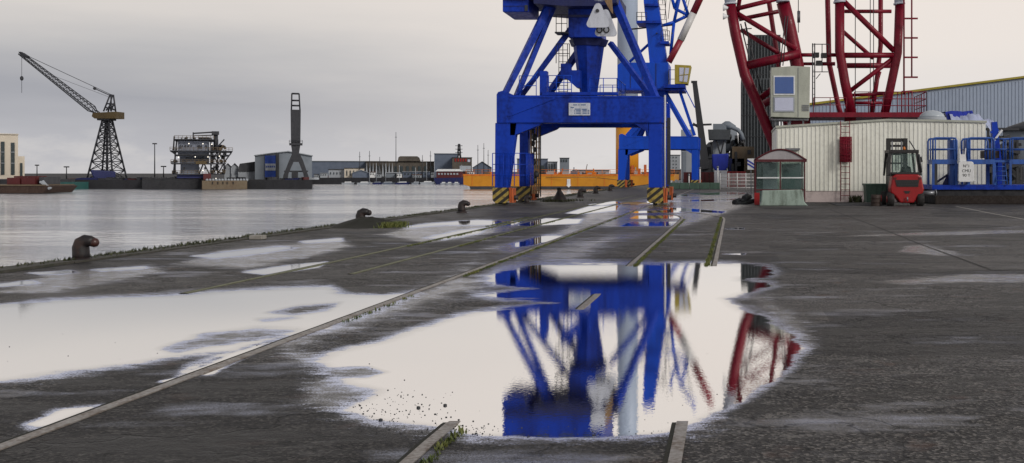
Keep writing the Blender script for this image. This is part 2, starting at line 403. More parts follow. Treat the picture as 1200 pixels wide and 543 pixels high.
    mr = N(nt, 'ShaderNodeMix'); L(nt, dm, mr.inputs[0]); L(nt, ro, mr.inputs[2]); mr.inputs[3].default_value = .11
    L(nt, mr.outputs[0], b.inputs['Roughness']); 
    L(nt, smooth(nt, dm, 0, 1, .17, .34), b.inputs['Specular IOR Level'])
    hgt = math_(nt, 'ADD', math_(nt, 'MULTIPLY', nf, .5), math_(nt, 'MULTIPLY', n2, .8)); hgt = math_(nt, 'ADD', hgt, math_(nt, 'MULTIPLY', vo.outputs['Distance'], .35))
    hgt = math_(nt, 'SUBTRACT', hgt, math_(nt, 'MULTIPLY', crack, .8))
    bp = N(nt, 'ShaderNodeBump'); bp.inputs['Distance'].default_value = .022; L(nt, hgt, bp.inputs['Height'])
    L(nt, smooth(nt, dm, 0, 1, .9, .30), bp.inputs['Strength']); L(nt, bp.outputs[0], b.inputs['Normal'])
    # standing water
    wb = N(nt, 'ShaderNodeBump'); wb.inputs['Strength'].default_value = .05; wb.inputs['Distance'].default_value = .004
    L(nt, noise(nt, p, 30, 2, .5), wb.inputs['Height'])
    gl = N(nt, 'ShaderNodeBsdfGlossy'); gl.inputs['Roughness'].default_value = .012; gl.inputs['Color'].default_value = (.97, .97, .97, 1); L(nt, wb.outputs[0], gl.inputs['Normal'])
    df = N(nt, 'ShaderNodeBsdfDiffuse'); df.inputs['Color'].default_value = (.03, .028, .025, 1)
    fr = N(nt, 'ShaderNodeFresnel'); fr.inputs['IOR'].default_value = 1.33
    wm = N(nt, 'ShaderNodeMixShader'); L(nt, math_(nt, 'MULTIPLY', math_(nt, 'POWER', fr.outputs[0], .1), smooth(nt, math_(nt, 'ADD', aw, math_(nt, 'MULTIPLY', c1, .5)), .48, .85, .86, 1)), wm.inputs[0]); L(nt, df.outputs[0], wm.inputs[1]); L(nt, gl.outputs[0], wm.inputs[2])
    fg = N(nt, 'ShaderNodeBsdfGlossy'); fg.inputs['Roughness'].default_value = .17; fg.inputs['Color'].default_value = (.74, .80, 1, 1)
    fb = N(nt, 'ShaderNodeBump'); fb.inputs['Distance'].default_value = .004; fb.inputs['Strength'].default_value = .6; L(nt, nf, fb.inputs['Height']); L(nt, fb.outputs[0], fg.inputs['Normal'])
    film = math_(nt, 'ADD', math_(nt, 'ADD', e, math_(nt, 'MULTIPLY', ad, .16)), math_(nt, 'MULTIPLY', cf, 1.5)); film = math_(nt, 'ADD', film, math_(nt, 'MULTIPLY', c2, 1.0)); film = math_(nt, 'MULTIPLY', smooth(nt, film, .16, .6, 0, .85), smooth(nt, ad, .1, .7))
    glint = math_(nt, 'ADD', n5, math_(nt, 'MULTIPLY', cf, .35)); glint = math_(nt, 'ADD', glint, math_(nt, 'MULTIPLY', c2, .12))
    film = math_(nt, 'MAXIMUM', film, smooth(nt, glint, .55, .72, 0, .34))
    fx = N(nt, 'ShaderNodeMixShader'); L(nt, film, fx.inputs[0]); L(nt, b.outputs[0], fx.inputs[1]); L(nt, fg.outputs[0], fx.inputs[2])
    mx = N(nt, 'ShaderNodeMixShader'); L(nt, pm, mx.inputs[0]); L(nt, fx.outputs[0], mx.inputs[1]); L(nt, wm.outputs[0], mx.inputs[2])
    L(nt, mx.outputs[0], out.inputs[0])
    me.materials.append(m); o = bpy.data.objects.new('ground', me); C.objects.link(o); tag(o, kind='structure'); return o
build_ground()

mb = MB().box(EDGE - .012, EDGE, -12, 4400, -4, -.02); tag(mb.build('quay_wall', 'quay_face'), kind='structure')
mb = MB()
y = -6.0
while y < 160:
    l = random.uniform(1.6, 2.2); w = random.uniform(-.015, .02)
    mb.box(EDGE - .02 + w * .3, EDGE + .42, y, y + l - .03, -.35, .02 + random.uniform(0, .03)); y += l
tag(mb.build('quay_edge', 'coping'), kind='structure')

# water
def water():
    mb = MB(); mb.add([(-3500, -200, -2.2), (EDGE - .012, -200, -2.2), (EDGE - .012, 5000, -2.2), (-3500, 5000, -2.2)], [(0, 1, 2, 3)])
    m, nt, out = nodes('harbour_water')
    p = N(nt, 'ShaderNodeNewGeometry').outputs['Position']
    mp = N(nt, 'ShaderNodeMapping'); mp.inputs['Rotation'].default_value = (0, 0, R(12)); mp.inputs['Scale'].default_value = (.6, 1, 1); L(nt, p, mp.inputs[0])
    a = noise(nt, mp.outputs[0], 1.1, 5, .62); c = noise(nt, mp.outputs[0], .22, 3); ml = N(nt, 'ShaderNodeMapping'); ml.inputs['Scale'].default_value = (.35, 1.6, 1); L(nt, p, ml.inputs[0]); big = noise(nt, ml.outputs[0], .03, 6, .65)
    h = math_(nt, 'ADD', math_(nt, 'MULTIPLY', a, .45), math_(nt, 'MULTIPLY', c, 1.0))
    bp = N(nt, 'ShaderNodeBump'); bp.inputs['Distance'].default_value = 2.2; L(nt, h, bp.inputs['Height']); L(nt, smooth(nt, big, .38, .6, .12, 1), bp.inputs['Strength'])
    b = N(nt, 'ShaderNodeBsdfDiffuse'); b.inputs['Color'].default_value = (.10, .105, .13, 1)
    g = N(nt, 'ShaderNodeBsdfGlossy'); g.inputs['Color'].default_value = (.95, .97, 1, 1); g.inputs['Roughness'].default_value = .10; L(nt, bp.outputs[0], g.inputs['Normal'])
    fr = N(nt, 'ShaderNodeFresnel'); fr.inputs['IOR'].default_value = 1.33
    mx = N(nt, 'ShaderNodeMixShader'); L(nt, math_(nt, 'POWER', fr.outputs[0], .14), mx.inputs[0]); L(nt, b.outputs[0], mx.inputs[1]); L(nt, g.outputs[0], mx.inputs[2]); L(nt, mx.outputs[0], out.inputs[0])
    tag(mb.build('harbour_water', m), kind='structure')
water()
# far shore: a quay that steps back at the end of the yard
mb = MB()
a_ = (366 - X0) / F
vs = [(-1500, 262), (a_ * 262, 262), (a_ * 400, 400), (-1500, 400)]
mb.add([(x, y, z) for z in (-4, 0) for x, y in vs], [(0, 3, 2, 1), (4, 5, 6, 7), (0, 1, 5, 4), (1, 2, 6, 5), (2, 3, 7, 6), (3, 0, 4, 7)])
mb.box(-2500, EDGE - .05, 378, 4000, -4, -.02)
tag(mb.build('far_quay', 'quay_face'), kind='structure')

# seams in the yard paving
mb = MB()
def strip(mb, pts, w, z):
    for a, b in zip(pts, pts[1:]):
        a = Vector(a); b = Vector(b); d = (b - a).normalized(); n = Vector((-d.y, d.x, 0)) * w / 2
        mb.add([(*(a - n).xy, z), (*(b - n).xy, z), (*(b + n).xy, z), (*(a + n).xy, z)], [(0, 1, 2, 3)])
strip(mb, [G(973, 246), G(1025, 265), G(1080, 287), G(1130, 305), G(1165, 318)], .05, .004)
tag(mb.build('paving_joint', 'rubber'), kind='structure')
mb = MB(); strip(mb, [G(1120, 242), G(1160, 250), G(1210, 259)], .12, .004)
tag(mb.build('drain_channel', 'concrete'), kind='structure')

# ------------------------------------------------------------------ rails (height dips where the paving has sunk under the puddle)
def rail(pts, w, label, hz, m='rail_steel'):
    mb = MB(); gr = MB(); P = [Vector((x, y, hz(y))) for x, y in pts]
    dn = Vector((0, 0, -.05))
    for a, b in zip(P, P[1:]):
        n = max(1, int((b - a).length / .5)); prev = None
        for i in range(n + 1):
            q = a.lerp(b, i / n); q.z = hz(q.y)
            if i not in (0, n): q.x += random.uniform(-.004, .004)
            if prev is not None:
                d = (q - prev).normalized(); k = Vector((-d.y, d.x, 0)) * w / 2
                for u, v_ in ((-1, 1),):        # railhead and thin guard flange
                    mb.add([prev + k * u, q + k * u, q + k * v_, prev + k * v_], [(0, 1, 2, 3)])
                for e in (1, -1): mb.add([prev + k * e, q + k * e, q + k * e + dn, prev + k * e + dn], [(0, 1, 2, 3)])
                z = Vector((0, 0, -.003)); gr.add([prev + k * 1.0 + z, q + k * 1.0 + z, q + k * 1.75 + z, prev + k * 1.75 + z], [(0, 1, 2, 3)])
            prev = q
    o = tag(mb.build('rail', m, loc=(P[0].x, P[0].y, 0)), label, 'rail', 'rails set into the quay'); gr.build('rail_groove', 'soil', o); return o
up = lambda y: .008
def dip(*gaps):
    return lambda y: -.03 if any(a < y < b for a, b in gaps) else .008
rail([(-4.27, 2), (-4.27, 14), (-4.26, 30), (-4.15, 48), (-4.05, 62), (-4.0, 110)], .09, 'long pale rail crossing the whole quay beside the left puddle towards the nearer blue crane', up)
rail([(-6.05, 17.4), (-6.05, 28), (-6.0, 40), (-5.9, 60), (-5.8, 90)], .09, 'thin mossy rail starting at the back of the left puddle, nearer the pale crane rail', up, 'mossy')
rail([(-7.3, 14.6), (-7.2, 20), (-7.15, 32), (-7.1, 48), (-7.0, 80)], .09, 'thin mossy rail furthest left, nearest to the water edge', up, 'mossy')
gl_ = dip((7.1, 13.0), (14.9, 19.0))
rail([(-1.80, 2), (-1.80, 38), (-1.86, 39.4), (-2.05, 41), (-2.6, 43.3), (-3.6, 46.5)], .075, 'rail running into the large puddle, left one of its pair, that bends left beyond', gl_)
rail([(-.33, 2), (-.33, 38), (-.40, 39.8), (-.62, 41), (-1.2, 43.2), (-2.2, 46)], .075, 'rail right of the large puddle centre, right one of its pair, that bends left beyond', dip((7.4, 18.8)))

# weeds (stuff)
def weeds(name, m, spots, blades, h0, h1, spread, label):
    mb = MB()
    for (x, y) in spots:
        for _ in range(blades):
            a = random.uniform(0, 6.28); h = random.uniform(h0, h1); px, py = x + random.gauss(0, spread), y + random.gauss(0, spread * 2)
            if px < EDGE - .05: px = EDGE + .02
            d = Vector((math.cos(a), math.sin(a), 0)); w = h * .16 + .004; k = Vector((-d.y, d.x, 0)) * w; q = Vector((px, py, 0))
            t = q + d * h * .6 + Vector((0, 0, h))
            mb.add([q - k, q + k, q + d * h * .25 + Vector((0, 0, h * .6)) + k * .6, t], [(0, 1, 2), (0, 2, 3)])
    return tag(mb.build(name, m), label, 'weeds', kind='stuff')
def along(x, y0, y1, n, f=None): return [(x + (f(t) if f else 0), t) for t in [y0 + (y1 - y0) * random.random() ** 1.4 for _ in range(n)]]
spots = along(-1.70, 5.2, 6.9, 40) + along(-1.70, 19, 38, 260) + along(-.44, 5, 6.3, 5) + along(-.46, 19, 40, 330)
spots += along(-4.17, 11.5, 14.5, 14) + along(-4.17, 17, 48, 330) + along(-5.98, 24, 60, 200) + along(-7.1, 24, 60, 200) + along(-7.4, 33, 40, 80)
weeds('rail_weeds', 'grass', spots, 9, .008, .035, .022, 'low green weeds and moss growing in the rail grooves')
spots = along(EDGE + .1, 9, 110, 900) + [(EDGE + .5 + random.gauss(0, .3), random.uniform(64, 84)) for _ in range(60)]
weeds('edge_grass', 'grass_dark', spots, 7, .03, .11, .09, 'dark grass tufts along the edge of the quay')
mb = MB()
for i in range(430):
    if i < 190: px, py = random.gauss(462, 40), random.gauss(482, 13)
    else: px, py = random.choice([(random.uniform(500, 860), random.gauss(512, 6)), (random.uniform(0, 1200), random.uniform(380, 543)), (random.gauss(550, 22), random.gauss(503, 5))])
    if py < 300: continue
    q = G(px, py); r = random.choice([.0025, .003, .004, .0055]) * random.uniform(.6, 1.2)
    if i in (3, 4, 5): r = .014
    mb.ball(q + Vector((0, 0, r * .3)), r, .7, 6, random.uniform(.8, 1.5))
tag(mb.build('loose_gravel', 'dark_steel'), 'small dark stones scattered in and around the large puddle', 'gravel', kind='stuff')

# ------------------------------------------------------------------ bollards
def bollard(x, y, sc, label, m='iron', nose='rusty', turn=1):
    g = G(x, y); g.z = 0.0; g.x = max(g.x, EDGE + .22 * sc)
    t = thing('bollard', label, 'bollard', g, 'mooring bollards along the quay edge')
    S = lambda a, b, c=0: g + Vector((a * sc * turn, c * sc, b * sc))
    MB().lathe(g, [(.20 * sc, -.01), (.20 * sc, .03 * sc), (.155 * sc, .06 * sc)], 16).build('base_plate', m, t)
    MB().sweep([S(0, 0), S(0, .14), S(-.005, .25), S(.02, .33), S(.09, .375), S(.17, .37), S(.24, .345)], [.15 * sc, .145 * sc, .145 * sc, .14 * sc, .12 * sc, .10 * sc, .085 * sc], 16).build('post', m, t)
    MB().sweep([S(.225, .35), S(.27, .335), S(.305, .32), S(.325, .315)], [.088 * sc, .085 * sc, .06 * sc, .02 * sc], 14).build('nose', nose, t)
    return t
bollard(83, 306, .98, 'nearest black hook-shaped bollard with rusty red nose at left of the quay edge')
g = Vector((-11.05, 33.2, 0))
def mound(g, rx, ry, h, m, seed):
    rnd = random.Random(seed); mb = MB(); nr, na = 8, 28; vs = [g + Vector((0, 0, h))]
    jit = [rnd.uniform(.85, 1.15) for _ in range(na)]
    for i in range(1, nr + 1):
        for k in range(na):
            r = i / nr; a = 2 * math.pi * k / na
            vs.append(g + Vector((math.cos(a) * rx * r * jit[k], math.sin(a) * ry * r * jit[k], h * (math.cos(r * math.pi) + 1) / 2 ** 1 * rnd.uniform(.85, 1.1) * (1 if i < nr else 0) - (.02 if i == nr else 0))))
    fs = [(0, 1 + k, 1 + (k + 1) % na) for k in range(na)]
    for i in range(nr - 1):
        for k in range(na):
            a = 1 + i * na + k; b = 1 + i * na + (k + 1) % na; fs.append((a, a + na, b + na, b))
    mb.add(vs, fs, True); return mb
t = mound(g, 1.1, 1.9, .27, 'soil', 2).build('earth_mound', 'soil', loc=g); tag(t, 'low mound of dark earth around the second bollard on the quay edge', 'mound')
weeds('mound_weeds', 'grass', [(g.x + .85 + random.gauss(0, .13), g.y + random.gauss(-.2, .4)) for _ in range(60)], 12, .04, .17, .06, 'bright green grass clump on the right flank of the earth mound')
b2 = bollard(415, 262, 1.05, 'squat black bollard standing on the mound of dark earth', nose='iron'); b2.location = (-11.83, 34.9, -.02)
bollard(541, 249.5, 1.05, 'black hook-shaped bollard alone between the earth mound and the nearer blue crane', nose='iron')
bollard(617, 238.5, .9, 'small black bollard just right of the left legs of the nearer blue crane', nose='iron')
bollard(680, 231.5, 1.25, 'dark hooked bollard right of the black cone on the quay edge', nose='iron')
bollard(698, 227, 1.25, 'dark hooked bollard second past the black cone, below the orange barge', nose='iron')
bollard(715, 224, 1.25, 'small far bollard just left of the farther blue crane leg', nose='iron')
g = G(656, 236); g.z = 0
t = thing('fender_cone', 'black tapering cone standing on a heap of weeds at the quay edge', 'cone', g)
MB().sweep([g + Vector((-.02, 0, -.02)), g + Vector((0, 0, .12)), g + Vector((0, 0, .3)), g + Vector((-.03, 0, .55)), g + Vector((-.04, 0, .68))], [.50, .42, .30, .14, .11], 14).build('cone_body', 'iron', t)
MB().lathe(g + Vector((-.04, 0, .66)), [(.10, 0), (.13, .04), (.12, .09), (.03, .12)], 12).build('cap', 'rubber', t)
weeds('cone_weeds', 'grass_dark', [(g.x + random.gauss(0, .5), g.y + random.gauss(0, .8)) for _ in range(70)], 8, .05, .16, .1, 'dark weeds heaped around the black cone')
g = G(299, 281)
t = MB().box(g.x - .15, g.x + .15, g.y, g.y + .3, 0, .10).build('concrete_block', 'concrete', loc=g, bevel=.012); tag(t, 'small pale concrete block lying on the quay edge between the two nearest bollards', 'block')
g = G(741, 240)
t = thing('scrap_timber', 'broken orange brown boards lying left of the right leg of the nearer blue crane', 'scrap', g)
for k, (a, b, w) in enumerate([((-.5, 0, .06), (.7, .3, .12), .28), ((-.7, .5, .05), (.2, .9, .1), .22), ((-.1, -.3, .05), (.9, -.1, .05), .15)]):
    MB().beam(g + Vector(a), g + Vector(b), w, .05).build('board', 'grime_wood', t)

# ------------------------------------------------------------------ blue portal cranes
def portal(t, Z, near):
    xl, xr, D = (-11.64, -3.98, 5.2) if near else (-11.84, -4.15, 5.2); top, bot = 5.56, 4.14
    col = 'blue' if near else 'bright_blue'
    def leg(x, y, side, rear=False):
        # leg tapers outwards at the foot
        k = .14 * side; w = .24 if rear else .34
        MB().add([(x - w + k, y, .86), (x + w + k, y, .86), (x + w + k, y + .62, .86), (x - w + k, y + .62, .86),
                  (x - w - .12 * (side < 0), y, bot), (x + w + .30 * (side < 0), y, bot), (x + w + .30 * (side < 0), y + .62, bot), (x - w - .12 * (side < 0), y + .62, bot)],
                 [(0, 3, 2, 1), (4, 5, 6, 7), (0, 1, 5, 4), (1, 2, 6, 5), (2, 3, 7, 6), (3, 0, 4, 7)]).build('leg', col, t, bevel=.02)
        # bogie under the leg
        xb = x + k
        bg = MB().prism([(xb - .40, .22), (xb - .40, .86), (xb + .40, .86), (xb + .40, .22), (xb + .25, .08), (xb - .25, .08)], y - .25, y - .17).build('bogie', 'stripes', t)
        MB().box(xb - .34, xb + .34, y - .165, y + .9, .16, .858).build('housing', 'orange_primer', bg)
        for q in (y + .06, y + .62):
            for xx in (xb - .06,):
                MB().lathe((xx, q, .25), [(.02, -.06), (.24, -.06), (.24, .06), (.29, .06), (.29, .10), (.02, .10)], 18, 'x').build('wheel', 'dark_steel', bg)
        f = MB()
        for q in (.42, .52): f.prism([(xb + q, .1), (xb + q, .84), (xb + q + .07, .84), (xb + q + .07, .1)], y - .1, y + .75)
        f.build('side_frame', 'orange_primer', bg)
        MB().tube((xb + .4, y + .3, .35), (xb + .78, y + .3, .35), .12, n=12).build('axle_cap', 'iron', bg)
    for x, s in ((xl, -1), (xr, 0)):
        leg(x, Z, s); leg(x, Z + D, s * 0, s == -1)
    for y in (Z, Z + D):
        b = MB().prism([(xl - .38, bot), (xl - .38, top + .02), (xl - .30, top + .15), (xl - .05, top + .22), (xl + .5, top - .02), (xr + .1, top - .06), (xr + .42, top - .12), (xr + .42, bot)], y - .06, y + .72).build('portal_beam', col, t, bevel=.015)
        for z in (bot + .02, top - .14): MB().box(xl + .3, xr + .3, y - .10, y - .062, z, z + .05).build('flange', col, b)
        MB().prism([(xl + .3, bot - .002), (xl + 1.9, bot - .002), (xl + 1.75, bot - .12), (xl + .5, bot - .62), (xl + .3, bot - .62)], y, y + .6).build('haunch', col, t)
        MB().prism([(xr - .36, bot - .002), (xr - 1.1, bot - .002), (xr - .36, bot - .48)], y, y + .6).build('haunch', col, t)
    for x in (xl, xr): MB().box(x - .3, x + .3, Z + .722, Z + D - .062, bot + .3, top - .2).build('side_beam', col, t)
    MB().beam((xl + .2, Z - .09, bot + .35), (xl + 2.6, Z - .09, top - .15), .04, .10).build('stiffener', col, t)
    MB().box(xl + .8, xr - .8, Z + .73, Z + D - .07, top - .35, top - .22).build('deck_plate', 'dark_steel', t)
    if not near: return
    # walkway ladder beside the seaside rear leg
    l = MB(); ladder(l, (xl + .8, Z + D - .7, .3), (xl + .8, Z + D - .7, bot + .5), .5, .03, .32); l.build('ladder', 'dark_steel', t)
    l = MB(); [l.tube((xl + .95 + .06 * i, Z + 2.6 + .3 * i, .5), (xl + .85 + .1 * i, Z + 2.6 + .3 * i, bot), .045, n=6) for i in range(4)]
    l.build('cable_bundle', 'grime_wood', t)
    l = MB(); [l.ball((xl + 1.0 + random.uniform(-.15, .15), Z + 2.8, z), random.uniform(.1, .17), 1.3, 8) for z in np.arange(1.2, 3.9, .33)]
    l.build('cable_hangers', 'dark_steel', t)
    # guard cage low on the seaside legs
    l = MB(); railing(l, [(xl - .55, Z - .2, .95), (xl + 1.1, Z - .2, .95), (xl + 1.1, Z + 2, .95)], 1.65, .022, (.33, .66), .28); l.build('guard_rail', col, t)
    # drainpipe beside the landside leg
    MB().tube((xr + .48, Z + .1, .7), (xr + .48, Z + .1, top), .05, n=8).build('conduit', 'jib_white', t)
    MB().box(xr + .55, xr + .72, Z + .6, Z + .9, 1.0, bot + .3).build('cable_tray', 'dark_steel', t)

v = V(55.8)
c1 = thing('portal_crane', 'nearer blue portal crane straddling the quay rails with a white load plate on its beam', 'crane', (-7.8, 55.8, 0), 'blue portal cranes on the quay')
portal(c1, 55.8, True)
def br(x0, y0, d0, x1, y1, d1, w, vv=v, m='blue', t=c1, w2=None, nm='brace'):
    MB().beam(vv.p(x0, y0, d0), vv.p(x1, y1, d1), w, w * .8, w2 or w, (w2 or w) * .8).build(nm, m, t)
br(589, 112, .3, 641, -4, 1.4, .34, w2=.48)
br(603, 112, .5, 645, -4, 1.6, .30)
br(604, 113, 1.2, 668, 20, 2, .32, w2=.4)
br(617, 114, 4.6, 672, 46, 3.2, .34)
br(768, 114, .3, 716, -6, 1.4, .36, w2=.42)
br(762, 113, 1.4, 709, 44, 2.4, .3)
# central column: octagonal, tapering to the foot
def octo(mb, cx, cy, z0, z1, r0, r1):
    mb.sweep([(cx, cy, z0), (cx, cy, z1)], [r0, r1], 8); mb.sm = [False] * len(mb.f); return mb
cx, cy = v.x(682), 55.8 + 2.6
octo(MB(), cx, cy, v.z(112), v.z(48), .42, .82).build('column', 'blue', c1)
octo(MB(), cx, cy, v.z(48), v.z(40), .92, 1.06).build('column_ring', 'dark_blue', c1)
v.prism(MB(), [(661, 40), (701, 40), (698, 16), (698, -12), (661, -12), (661, 16)], 1.4, 3.8).build('column_head', 'blue', c1, bevel=.03)
MB().box(v.x(661), v.x(698), 55.8 + 1.32, 55.8 + 1.398, v.z(16), v.z(13)).build('stiffener', 'dark_blue', c1)
MB().lathe((cx, cy, v.z(113.5)), [(.65, 0), (.65, .06), (.5, .14)], 16).build('column_foot', 'blue', c1)
# slewing deck and machinery house
dk = v.prism(MB(), [(624, 3), (661, 6), (700, 6), (722, 2), (722, -10), (590, -10), (590, -4), (624, -4)], .3, 5.2).build('slewing_deck', 'dark_blue', c1)
hs = v.box(MB(), 588, -72, 706, -10.2, .3, 5.0).build('machinery_house', 'blue', c1, bevel=.04)
for x in (600, 628, 656, 684): v.box(MB(), x, -52, x + 14, -34, .25, .297).build('window', 'window_dark', hs)
v.box(MB(), 584, -75, 710, -72.1, .1, 5.2).build('roof', 'dark_blue', hs)
cw = v.box(MB(), 586, -9.8, 617, 12, .6, 3.6).build('counterweight', 'blue', c1, bevel=.04)
v.box(MB(), 612.5, 4, 616, 11, .55, .598).build('bracket', 'dark_steel', cw)
for z in (-2, 5): v.box(MB(), 586.5, z, 612, z + .6, .58, .598).build('seam', 'dark_blue', cw)
# jib, luffed up towards the water, above the picture
jb = MB()
for sx in (-1, 1):
    jb.tube((cx + sx * .9, cy - 1, 11.2), (cx + sx * .35, cy - 13, 30), .16, n=8)
for i in range(11):
    a = i / 11; b = (i + 1) / 11
    f = lambda q, sx: Vector((cx + sx * (.9 - .55 * q), cy - 1 - 12 * q, 11.2 + 18.8 * q))
    jb.tube(f(a, -1), f(b, 1), .07, n=6); jb.tube(f(a, 1), f(a, -1), .07, n=6)
jb.build('jib', 'blue', c1)
mt = MB(); [mt.tube((cx + sx * 1.1, cy + 1.5, 13.5), (cx, cy + .8, 19), .14, n=8) for sx in (-1, 1)]; mt.build('mast', 'blue', c1)
MB().tube((cx, cy + .8, 19), (cx, cy - 13, 30), .05, n=6).build('stay_cable', 'dark_steel', c1)
# platforms and rails on the beam
z = v.z(112)
for pts, h, mids, st_ in (([(v.x(608), 55.9, z), (v.x(628), 55.9, z)], 1.0, (.5,), 1), ([(v.x(690), 56.2, z), (v.x(722), 56.2, z), (v.x(722), 60.5, z), (v.x(690), 60.5, z)], .9, (.5,), .75), ([(v.x(641), 56.3, z), (v.x(668), 56.3, z)], 1.05, (.33, .66), .4)):
    l = MB(); railing(l, pts, h, .02, mids, st_); l.build('beam_railing', 'bright_blue', c1)
v.box(MB(), 632, 83, 640, 113, 0.1, .7).build('control_post', 'blue', c1)
v.box(MB(), 635, 108, 724, 111.5, .0, .5).build('walkway', 'blue', c1)
v.prism(MB(), [(653, 72), (664, 72), (664, 80), (676, 80), (676, 101), (672, 101), (660, 90), (653, 90)], 1.1, 1.8).build('access_box', 'blue', c1)
l = MB(); ladder(l, v.p(655, 112, 1.4), v.p(655, 48, 1.4), .45, .02, .3); l.build('ladder', 'dark_steel', c1)
l = MB(); railing(l, [v.p(648, 35, 1), v.p(661, 35, 1)], .9, .02, (.5,), .28); v.box(l, 647, 35, 662, 36.5, .8, 1.8); l.build('side_platform', 'dark_steel', c1); l = MB(); railing(l, [v.p(648, 72, 1), v.p(664, 72, 1)], 1.0, .02, (.5,), .3); l.build('access_railing', 'dark_steel', c1)
l = MB(); ladder(l, v.p(606, 111, .2), v.p(630, 84, .2), .3, .018, .25, (0, 1, 0)); l.build('stair', 'bright_blue', c1)
# load plate with a small table of figures
pl = v.box(MB(), 667, 121, 692, 135.5, -.13, -.105).build('load_plate', 'hook_white', c1)
mk_ = MB()
for a, b, y in ((672, 677, 122.7), (678, 679.5, 122.7), (681, 687, 122.7), (669, 673, 125.8), (674, 681, 127.6), (682, 688, 127.8)): v.box(mk_, a, y, b, y + 1.2, -.134, -.1305)
for y in (129.2, 131, 132.8):
    for a, b in ((673.5, 674.5), (675.5, 681), (683, 688), (689, 691)): v.box(mk_, a, y, b, y + 1.1, -.134, -.1305)
mk_.build('figures', 'ink_blue', pl)
# hook block hanging from the jib beside the column
hb = thing('hook_block', 'white hook block with two black shackles hanging beside the column of the nearer blue crane', 'hook block', v.p(707, 48, -1.5))
def tri(mb, x, y, w, h, d0, d1):
    pts = []
    for (cx_, cy_, r, a0, a1) in ((x, y + 4, 4, 200, 340), (x + w / 2 - 4, y + h - 4, 4, -20, 90), (x - w / 2 + 4, y + h - 4, 4, 90, 200)):
        for k in range(6): a = R(a0 + (a1 - a0) * k / 5); pts.append((cx_ + r * math.cos(a), cy_ + r * math.sin(a)))
    return v.prism(mb, pts, d0, d1)
tri(MB(), 713, 15, 25, 31, -1.15, -1.05).build('rear_plate', 'hook_white', hb)
tri(MB(), 705, 9, 26, 28, -1.5, -1.4).build('front_plate', 'hook_white', hb)
MB().lathe(v.p(704.5, 18, -1.56), [(.09, 0), (.09, .055)], 14, 'y').build('pin', 'dark_steel', hb)
for x in (706, 714):
    q = MB(); c_ = v.p(x, 39, -1.3); q.sweep([c_ + Vector((.13 * math.sin(a), 0, -.14 * math.cos(a))) + Vector((0, 0, .0)) for a in [R(-150 + 30 * k) for k in range(11)]], .035, 8); q.build('shackle', 'black', hb)
q = v.prism(MB(), [(697, -14), (712, -14), (714, 4), (708, 7), (701, 6), (697, 0)], -1.7, -1.2).build('sheave_block', 'hook_white', hb, bevel=.02)
v.prism(MB(), [(711, 4), (719, 18), (721, 20), (719, -6), (713, -14)], -1.2, -1.0).build('side_plate', 'grime_wood', hb)
l = MB(); [l.tube(v.p(x, -10, -1.45), (cx + .1 * k, cy - 13, 29.9), .02, n=5) for k, x in enumerate((700, 704, 709))]; l.build('hoist_cable', 'dark_steel', hb)

Z2 = 117.0; v2 = V(117.0)
c2 = thing('portal_crane', 'farther blue portal crane with yellow cab and red and white boom beyond the first', 'crane', (-7.8, Z2, 0), 'blue portal cranes on the quay')
portal(c2, Z2, False)
b2_ = lambda *a, **k: br(*a, vv=v2, m='bright_blue', t=c2, **k)
b2_(735, 160, .4, 748, 146, .4, .7); b2_(740, 160, 3, 760, 130, 2.6, .55); b2_(744, 166, 4, 768, 106, 3, .45)
b2_(808, 160, .4, 776, 104, 1.8, .5); b2_(813, 158, 2.6, 795, 104, 2.6, .4)
octo(MB(), v2.x(765), Z2 + 2.6, v2.z(162), v2.z(104), .9, 1.5).build('column', 'bright_blue', c2)
h2 = v2.prism(MB(), [(723, 104), (723, 76), (727, 73), (783, 73), (783, 104)], .4, 5.2).build('machinery_house', 'bright_blue', c2, bevel=.04)
for x in (738, 752, 768): v2.box(MB(), x, 74, x + .7, 103, .36, .398).build('seam', 'dark_blue', h2)
v2.box(MB(), 724, 103.9, 802, 106, 0, 5).build('slewing_deck', 'blue', c2)
v2.prism(MB(), [(760, 72.9), (781, 72.9), (770, 0), (764, -40), (752, -40), (753, 0)], 1.4, 3.6).build('tower', 'bright_blue', c2, bevel=.03)
for q in ((745, 23, 774, 26, .8, 4.2), (772, 47, 783, 50, 1, 3.6), (754, 3, 771, 5.5, .9, 4)): v2.box(MB(), *q).build('tower_platform', 'blue', c2)
for a, b, yy, h in ((745, 757, 23, .9), (774, 784, 47, 1.1), (771, 776, 3, 1.2), (783, 791, 103, 2.0)):
    l = MB(); railing(l, [v2.p(a, yy, 1), v2.p(b, yy, 1)], h, .033, (.5,), .5); l.build('platform_railing', 'dark_steel', c2)
l = MB(); ladder(l, v2.p(778, 50, 1.5), v2.p(772, -20, 1.5), .8, .035, .5); l.build('ladder', 'dark_steel', c2)
for x in (768, 786): v2.box(MB(), x, 37, x + 1.5, 38, 1, 2).build('lug', 'dark_steel', c2)
MB().tube(v2.p(738, 31.5, 2), v2.p(787, 26.5, 2), .09, n=6).build('tie_bar', 'dark_steel', c2)
MB().tube(v2.p(735, 70, 2.5), v2.p(760, 47, 2.5), .16, n=6).build('tie_bar', 'bright_blue', c2)
vb = lambda a, b, m, r: MB().tube(v2.p(*a, 1), v2.p(*b, 1), r, n=12).build('boom_strut', m, c2)
vb((783, 72), (797, 46), 'jib_red', .34); vb((797, 46), (812, 14), 'jib_white', .38); vb((812, 14), (834, -34), 'jib_red', .38)
l = MB()
for a, b in (((785, 62), (789, 24)), ((789, 24), (797, -12)), ((789, 24), (776, 28)), ((789, 24), (806, 16)), ((806, 16), (790, 8)), ((790, 8), (784, -14)), ((790, 8), (797, -12)), ((806, 16), (797, -12)), ((797, -12), (815, -40))):
    l.tube(v2.p(*a, 1.4), v2.p(*b, 1.4), .17, n=8)
